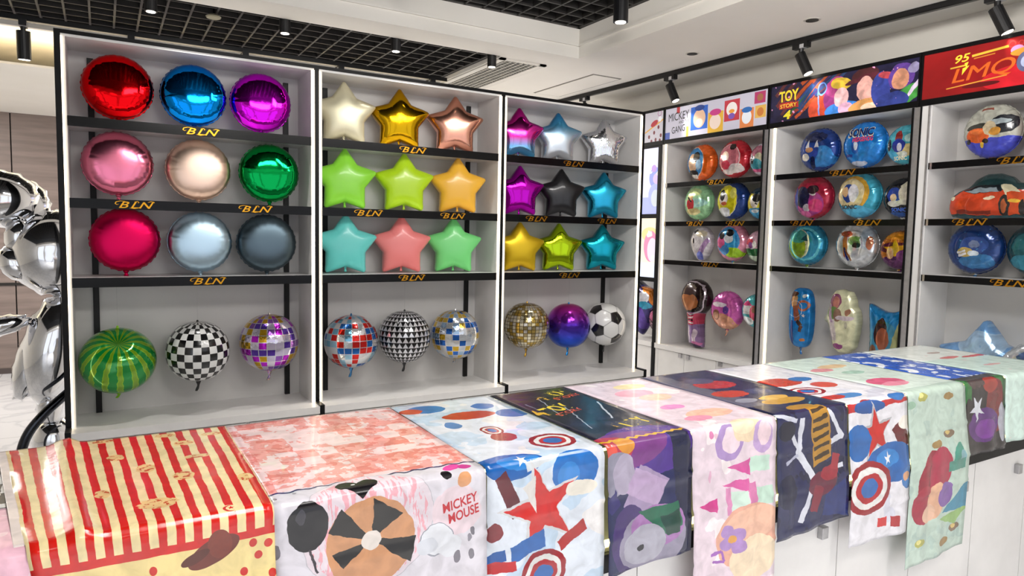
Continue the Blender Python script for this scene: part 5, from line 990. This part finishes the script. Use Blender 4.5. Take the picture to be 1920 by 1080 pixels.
    'c8': [('e', 2.707, 0.456, 0.0972, 0.0514, 0, '#cf5a7c'), ('e', 2.706, 0.497, 0.0766, 0.0278, 0, '#e08aa0'), ('e', 2.79, 0.176, 0.0864, 0.0305, 0, '#d6b890'), ('e', 2.763, 0.29, 0.0622, 0.0275, 0, '#9fc0b0'), ('e', 2.671, 0.21, 0.0624, 0.029, 0, '#d08a90'), ('e', 2.712, 0.928, 0.0802, 0.1068, 0.3, '#8e2638'), ('e', 2.779, 0.899, 0.0748, 0.083, 0.2, '#a03048'), ('e', 2.676, 1.012, 0.0719, 0.0697, 0, '#9a2e40'), ('e', 2.756, 1.007, 0.0593, 0.0666, 0.4, '#d8a98c'), ('e', 2.708, 1.048, 0.0435, 0.033, 0, '#dcb39a'), ('e', 2.817, 0.998, 0.0531, 0.0463, 0, '#7c5a9c'), ('p', [(2.8, 1.066), (2.969, 0.973), (2.983, 1.081)], '#4a86a0'), ('p', [(2.783, 1.084), (2.981, 1.07), (2.9, 1.128)], '#8fb070'), ('e', 2.897, 0.867, 0.035, 0.0508, 0.3, '#3f8a78'), ('e', 2.926, 0.882, 0.0235, 0.034, 0, '#7fa8b0'), ('c', 2.834, 0.898, 2.947, 0.9, 0.0189, '#4f8a7c'), ('e', 2.676, 0.627, 0.0317, 0.0138, 0, '#a9a858'), ('e', 2.846, 0.64, 0.034, 0.0143, 0, '#94784a'), ('e', 2.837, 0.776, 0.0341, 0.0145, 0, '#7d6a58'), ('e', 2.757, 0.805, 0.033, 0.0143, 0, '#94784a'), ('e', 2.902, 1.139, 0.0353, 0.0151, 0, '#7d6a58'), ('e', 2.667, 1.146, 0.0321, 0.0144, 0, '#a9a858'), ('e', 2.831, 1.176, 0.0344, 0.015, 0, '#94784a'), ('e', 2.6, 0.648, 0.0307, 0.0136, 0, '#8fae98'), ('e', 2.665, 0.622, 0.014, 0.0079, 0, '#e0d88a'), ('e', 2.659, 1.141, 0.0142, 0.0082, 0, '#e0d88a'), ('e', 2.893, 1.133, 0.0156, 0.0086, 0, '#c9b070'), ('e', 2.829, 0.771, 0.015, 0.0083, 0, '#c9b070')],
    'c9': [('e', 2.987, 0.145, 0.0317, 0.0244, 0, '#e3e8f0'), ('e', 2.943, 0.234, 0.057, 0.0298, 0, '#e3e8f0'), ('e', 2.989, 0.333, 0.0602, 0.0275, 0, '#e3e8f0'), ('e', 3.1, 0.36, 0.0393, 0.0206, 0, '#e3e8f0'), ('e', 2.914, 0.42, 0.0535, 0.0189, 0, '#e3e8f0'), ('e', 2.994, 0.481, 0.0493, 0.024, 0, '#e3e8f0'), ('e', 3.12, 0.457, 0.0298, 0.0189, 0, '#e3e8f0'), ('e', 3.123, 0.208, 0.0275, 0.0158, 0, '#e3e8f0'), ('e', 2.978, 0.66, 0.0399, 0.0846, 0, '#2f6a34'), ('e', 2.999, 0.756, 0.0322, 0.0856, 0, '#201418'), ('e', 3.242, 0.667, 0.0442, 0.089, 0, '#356b38'), ('e', 3.197, 0.717, 0.07, 0.1154, 0, '#6e1f22'), ('e', 3.159, 0.626, 0.0558, 0.0348, 0, '#963028'), ('e', 3.112, 0.788, 0.1112, 0.0701, 0, '#54246e'), ('e', 3.126, 0.805, 0.0769, 0.0395, 0, '#73308c'), ('s', 3.061, 0.718, 0.0561, 0.5, '#c9ccd4'), ('e', 3.251, 0.789, 0.0266, 0.081, 0, '#a8a8b4'), ('e', 3.059, 0.612, 0.0578, 0.0256, 0, '#4a3a3a')],
    'c10': [('e', 3.524, 0.274, 0.0733, 0.02, 0, '#d46a6a'), ('e', 3.714, 0.297, 0.1263, 0.0162, 0, '#cf4a50'), ('e', 3.581, 0.172, 0.0507, 0.0176, 0, '#b8a8a0'), ('e', 3.527, 0.451, 0.0699, 0.0137, 0, '#e0b0ac')],
}
def cloth_pt(x, v, z0, seed, hang, dy=0.):
    """a point of a cloth lying on the counter and hanging over its front"""
    rf = .012; fl = L1-.008
    if v <= fl:
        y = KY1-v; z = z0+.0015+.0012*math.sin(9*x+seed)*math.sin(11*v+seed)
        return Vector((x, y, z))
    s = v-fl
    if s < rf*PI/2:
        a = s/rf; return Vector((x, KY1-fl-rf*math.sin(a), z0+.0015-rf*(1-math.cos(a))))
    s -= rf*PI/2; q = min(s/.25, 1.)
    w = q*(.006*math.sin(17*x+seed*1.3+2.*s)+.004*math.sin(41*x+seed*2.1-3*s))
    w = abs(w)+sum(.0045*math.exp(-((s-k)/.006)**2) for k in (.115+.02*math.sin(seed), .235+.02*math.sin(seed), .355))
    return Vector((x+.004*q*math.sin(5*s+seed), KY1-fl-rf-.004-abs(w)-.012*q*q-dy*q, z0+.0015-rf-s))
def cloth(key, x0, x1, hangz, label, art, z0=KZ, seed=0., texts=(), group='printed tablecloths over the counter', back=0., dy=0., skew=0., flap=0., lskew=0.):
    t = thing('tablecloth', label, 'tablecloth', (0, 0, 0), 0, group)
    vmax = L1+(z0-hangz); nx = max(10, int((x1-x0)/.02)); nv = int((vmax-back)/.012)
    vs, uv = [], []
    for i in range(nv+1):
        v = back+(vmax-back)*i/nv
        for j in range(nx+1):
            x = x0+(x1-x0)*j/nx; vv = v
            xk = lskew*max(0., (x1-x)/(x1-x0))**1.5*min(v/L1, 1.25)
            vs.append(cloth_pt(x+skew*(v-L1)+xk, v+.012*math.sin(5*x+seed)*(i/nv)**4, z0, seed, hangz, dy)); uv.append((x, v))
    fs = [(i*(nx+1)+j, i*(nx+1)+j+1, (i+1)*(nx+1)+j+1, (i+1)*(nx+1)+j) for i in range(nv) for j in range(nx)]
    fs = [f[::-1] for f in fs]
    if flap:
        # left end: the sheet carries on over the end of the counter
        n0 = len(vs); rows = [i for i in range(nv+1) if back+(vmax-back)*i/nv <= L1-.006]; nk = 14
        for i in rows:
            v = back+(vmax-back)*i/nv
            for k in range(1, nk+1):
                s = flap*k/nk; flat = max(0., x0+lskew*min(v/L1, 1.25)-(KX0-.004)); xl = x0+lskew*min(v/L1, 1.25)
                if s <= flat: xx = xl-s; zz = z0+.0015
                else: r_ = s-flat; a = min(r_/.02, .95); xx = xl-flat-.02*math.sin(a)-max(0, r_-.019)*.58; zz = z0+.0015-.02*(1-math.cos(a))-max(0, r_-.019)*.81
                zz += .002*math.sin(19*v+3*s)
                vs.append(Vector((xx, KY1-v, zz))); uv.append((x0-s, v))
        for r_ in range(len(rows)-1):
            for k in range(nk):
                a = rows[r_]*(nx+1) if k == 0 else n0+r_*nk+k-1; b_ = n0+r_*nk+k
                c_ = rows[r_+1]*(nx+1) if k == 0 else n0+(r_+1)*nk+k-1; d_ = n0+(r_+1)*nk+k
                fs.append((a, c_, d_, b_)[::-1])
        for i, v in enumerate(vs):                     # a loose ridge near the left end
            if uv[i][1] < L1 and uv[i][0] > .0:
                xr = .075-.02*math.sin(4*uv[i][1]); v.z += .016*math.exp(-((uv[i][0]-xr)/.022)**2)
    fs = [f[::-1] for f in fs]
    o = MB().add(vs, fs, 0, uv).build('sheet', art, t, True)
    s_ = o.modifiers.new('film', 'SOLIDIFY'); s_.thickness = .0012; s_.offset = -1
    for s, u, v, tw, th, col, rot, sh, bold in texts:
        tv, tf = text_data(s, 1., sh, bold); tv = fit(tv, tw, th); ca, sa = math.cos(rot), math.sin(rot); q = []
        for a, b_ in tv:
            uu = u+ca*a-sa*b_; w_ = v-(sa*a+ca*b_); p = cloth_pt(uu, w_, z0, seed, hangz, dy)
            q.append(p+(Vector((0, 0, .0012)) if w_ < L1-.01 else Vector((0, -.0014, 0))))
        MB().add(q, tf).build('lettering', mat('cloth_ink_'+col[1:], col, .3), t)
    return t
FILM = dict(rough=.22, coat=.12, bump=(16, .2), warp=(26, .016), tone=(22, .13))
def CA(key, base, **kw):
    k = dict(FILM); k.update(kw); return Art('tablecloth_'+key, base, **k)
# striped cloth
A = CA('stripes', '#e6d3a0', warp=(14, .006)); x_, v_ = A.xy()
xs_ = x_
n_ = A.n('ShaderNodeTexNoise'); n_.inputs['Scale'].default_value = 30; A.l(A.uv, n_.inputs[0]); wob = A.math('MULTIPLY_ADD', n_.outputs['Fac'], .003, xs_)
st_ = A.math('GREATER_THAN', A.math('SINE', A.math('MULTIPLY', wob, 2*PI/.0345)), .05); A.mix(st_, '#c91d14')
hem = A.math('MULTIPLY', A.math('GREATER_THAN', v_, .645), A.math('LESS_THAN', v_, .660)); A.mix(A.math('GREATER_THAN', v_, .640), '#e6d08e')
A.mix(A.math('MULTIPLY', A.math('GREATER_THAN', v_, .640), A.math('LESS_THAN', v_, .655)), '#c91d14')
for u, v in ((.13, .70), (.19, .68), (.24, .715), (.16, .75), (.40, .69), (.425, .73), (.37, .715), (.39, .665), (.28, .74), (.12, .74), (.42, .672), (.34, .745)): A.ell(u, v, .008, .008, '#c4281c')
for u, v, a, b_ in ((.165, .17, .022, .03), (.22, .275, .026, .035), (.285, .03, .03, .02), (.32, .115, .028, .025), (.29, .36, .028, .035), (.12, .40, .02, .03), (.335, .235, .035, .018), (.22, .50, .05, .035), (.39, .06, .03, .02), (.15, .02, .03, .018), (.41, .43, .02, .03)):
    f_ = A.fell(u, v, a, b_); n2 = A.n('ShaderNodeTexNoise'); n2.inputs['Scale'].default_value = 75; n2.inputs['Detail'].default_value = 2; A.l(A.uv, n2.inputs[0])
    A.mix(A.math('LESS_THAN', A.math('ADD', f_, A.math('MULTIPLY', n2.outputs['Fac'], .5)), 1.05), '#e0bd82'); A.mix(A.math('MULTIPLY', A.math('LESS_THAN', f_, .75), A.math('GREATER_THAN', n2.outputs['Fac'], .56)), '#b8502c')
A.shapes(CL['c1']); A.mix(A.math('LESS_THAN', A.xy()[0], -.043), '#dcd0cc')
cloth('c1', -.042, .432, .70, 'red and cream striped tablecloth at the left end of the counter', A.done(), seed=.4, flap=.016, z0=KZ+.0024, lskew=.085)
# salmon patchwork, white front
A = CA('salmon', '#d2ced6'); x_, v_ = A.xy(); c0 = A.c
v2 = A.n('ShaderNodeVectorMath'); v2.operation = 'MULTIPLY'; A.l(A.uv, v2.inputs[0]); v2.inputs[1].default_value = (22, 17, 0); fl_ = A.n('ShaderNodeVectorMath'); fl_.operation = 'FLOOR'; A.l(v2.outputs[0], fl_.inputs[0])
wn = A.n('ShaderNodeTexWhiteNoise'); wn.noise_dimensions = '2D'; A.l(fl_.outputs[0], wn.inputs[0]); n_ = A.n('ShaderNodeTexNoise'); n_.inputs['Scale'].default_value = 34; n_.inputs['Detail'].default_value = 3; A.l(A.uv, n_.inputs[0])
top = A.math('LESS_THAN', v_, .548)
A.mix(top, '#eccfd0'); A.mix(A.math('MULTIPLY', top, A.math('GREATER_THAN', A.math('ADD', A.math('MULTIPLY', wn.outputs['Value'], .42), n_.outputs['Fac']), .68)), '#e79f9a'); A.mix(A.math('MULTIPLY', top, A.math('GREATER_THAN', A.math('ADD', A.math('MULTIPLY', wn.outputs['Value'], .3), n_.outputs['Fac']), .78)), '#dc817c')
sc = A.math('ABSOLUTE', A.math('SUBTRACT', A.math('SUBTRACT', v_, .553), A.math('MULTIPLY', A.math('SINE', A.math('MULTIPLY', x_, 150)), .003))); A.mix(A.math('LESS_THAN', sc, .0035), '#2c2a5c')
pk = A.fell(.621, .677, .128, .13); n2 = A.n('ShaderNodeTexNoise'); n2.inputs['Scale'].default_value = 20; n2.inputs['Detail'].default_value = 4; A.l(A.uv, n2.inputs[0])
CL2 = CL['c2']; A.shapes(CL2[:3]); n3 = A.n('ShaderNodeMapping'); n3.inputs['Scale'].default_value = (6, 1, 1); A.l(A.uv, n3.inputs[0]); A.l(n3.outputs[0], n2.inputs[0])
A.mix(A.math('MULTIPLY', A.math('LESS_THAN', pk, 1.), A.math('GREATER_THAN', n2.outputs['Fac'], .53)), '#e0a2ac'); A.shapes(CL2[3:])
cloth('c2', .432, .893, .72, 'tablecloth with a salmon patchwork top and white front with large black and tan shapes', A.done(), seed=1.7, texts=(('MICKEY', .828, .668, .088, .022, '#b8242c', .17, .1, .02), ('MOUSE', .836, .694, .078, .022, '#b8242c', .17, .1, .02)))
A = CA('blue_red', '#d3dae4').noise(9, .56, '#b9cde0', 2).noise(5, .62, '#e2e0e0', 2, 0, 3.); A.shapes(CL['c3'])
cloth('c3', .896, 1.232, .74, 'white tablecloth with large blue ovals, red star and ring target, third from the left', A.done(), seed=2.9)
A = CA('navy_text', '#1a1d30'); x_, v_ = A.xy(); A.noise(11, .62, '#23273f', 3); A.mix(A.math('GREATER_THAN', v_, .58), '#1a2150'); A.shapes(CL['c4'])
sc = A.math('ABSOLUTE', A.math('SUBTRACT', A.math('SUBTRACT', v_, .582), A.math('MULTIPLY', A.math('SINE', A.math('MULTIPLY', x_, 200)), .004))); A.mix(A.math('LESS_THAN', sc, .006), '#d9a92c')
L = []
for u, v, r_ in ((1.45, .075, .25), (1.345, .235, .35), (1.455, .46, .25)):
    L += [('TOY', u, v, .12, .065, '#ddc332', r_, 0, .03), ('STORY', u+.012, v+.052, .12, .026, '#c8482a', r_, 0, .02), ('4', u-.083, v+.03, .04, .07, '#d0a42c', r_, 0, .03)]
cloth('c4', 1.243, 1.536, .735, 'dark navy tablecloth with yellow block lettering, lavender and green shapes on its front', A.done(), seed=3.6, texts=L)
A = CA('pale_pink', '#dccad4').noise(7, .6, '#eee2e4', 2).noise(13, .68, '#e2c2ce', 2, 0, 2.); A.shapes(CL['c5'])
cloth('c5', 1.538, 1.884, .52, 'pale pink tablecloth with pink triangles and peach blobs, centre of the counter', A.done(), seed=4.4, texts=())
A = CA('navy_web', '#23264c'); A.noise(8, .58, '#1b1d3c', 3); x_, v_ = A.xy(); A.mix(A.math('MULTIPLY', A.math('LESS_THAN', v_, .5), A.math('LESS_THAN', A.xy()[0], 1.98)), '#5a586c'); A.shapes(CL['c6'])
cloth('c6', 1.888, 2.232, .70, 'navy tablecloth with white branching lines and a gold block', A.done(), seed=5.2)
A = CA('white_red_blue', '#d8d6dc').noise(8, .6, '#c9c9d6', 2); A.shapes(CL['c7'])
cloth('c7', 2.238, 2.575, .585, 'white tablecloth with red star, blue ovals and ring target, right half of the counter', A.done(), seed=6.1, dy=.01)
A = CA('mint', '#b4c6ba').noise(10, .6, '#a9bdb4', 3); x_, v_ = A.xy(); A.mix(A.math('LESS_THAN', v_, .57), '#c9d8cf'); A.shapes(CL['c8'])
cloth('c8', 2.580, 2.965, .455, 'sheer mint tablecloth with crimson swirl, longest on the right half of the counter', A.done(), seed=7.3, dy=.012)
A = CA('bright_blue', '#2257ba'); x_, v_ = A.xy(); A.noise(14, .57, '#e3e8f0', 2); A.mix(A.math('GREATER_THAN', v_, .55), '#2a2428'); A.noise(40, .86, '#b8b8c0'); A.shapes(CL['c9'][8:])
cloth('c9', 2.970, 3.275, .775, 'bright blue and white tablecloth with a dark green and purple front', A.done(), seed=8.2)
A = CA('white_mint', '#e4ebe6'); x_, v_ = A.xy(); A.mix(A.math('GREATER_THAN', v_, .28), '#cfe6dd'); A.noise(16, .67, '#e2d4d0', 3); A.shapes(CL['c10'])
cloth('c10', 3.282, 3.785, .81, 'white and pale mint tablecloth with faint red script at the right end of the counter', A.done(), seed=9.4)

# folded sheets lying under the striped cloth and spilling over the left end of the counter
def end_sheet(name, label, art, y0, y1, L, seed):
    t = thing(name, label, 'tablecloth', (0, 0, 0)); vs, uv = [], []; ny, ns = 24, 30; x0 = .04
    for i in range(ns+1):
        s = L*i/ns; flat = x0-(KX0-.004)
        for j in range(ny+1):
            y = y0+(y1-y0)*j/ny
            if s <= flat: x, z = x0-s, KZ+.0007
            else:
                r_ = s-flat; a = min(r_/.02, 1.0); x = KX0-.004-.02*math.sin(a)-max(0, r_-.02)*.54; z = KZ+.0007-.02*(1-math.cos(a))-max(0, r_-.02)*.84
                x -= min(r_/.1, 1)*(.012*math.sin(16*y+seed)+.006*math.sin(34*y-seed))
            vs.append((x, y, z)); uv.append((y, s))
    o = MB().add(vs, [(i*(ny+1)+j, i*(ny+1)+j+1, (i+1)*(ny+1)+j+1, (i+1)*(ny+1)+j) for i in range(ns) for j in range(ny)], 0, uv).build('sheet', art, t, True)
    return t
A = CA('checker_sheet', '#dcdcda'); c_ = A.n('ShaderNodeTexChecker'); c_.inputs['Scale'].default_value = 16; A.l(A.uv, c_.inputs[0]); A.mix(c_.outputs['Fac'], '#131315')
end_sheet('tablecloth', 'black and white checkered tablecloth hanging at the left end of the counter', A.done(), -2.335, -2.03, .42, .5)
A = CA('pink_sheet', '#e8b8c8'); A.noise(9, .6, '#efcdd6'); cloth('pk', -.052, .058, .70, 'pale pink tablecloth under the front left corner of the striped one', A.done(), z0=KZ-.0008, seed=1.1, back=.385)

SC.view_layers[0].update()
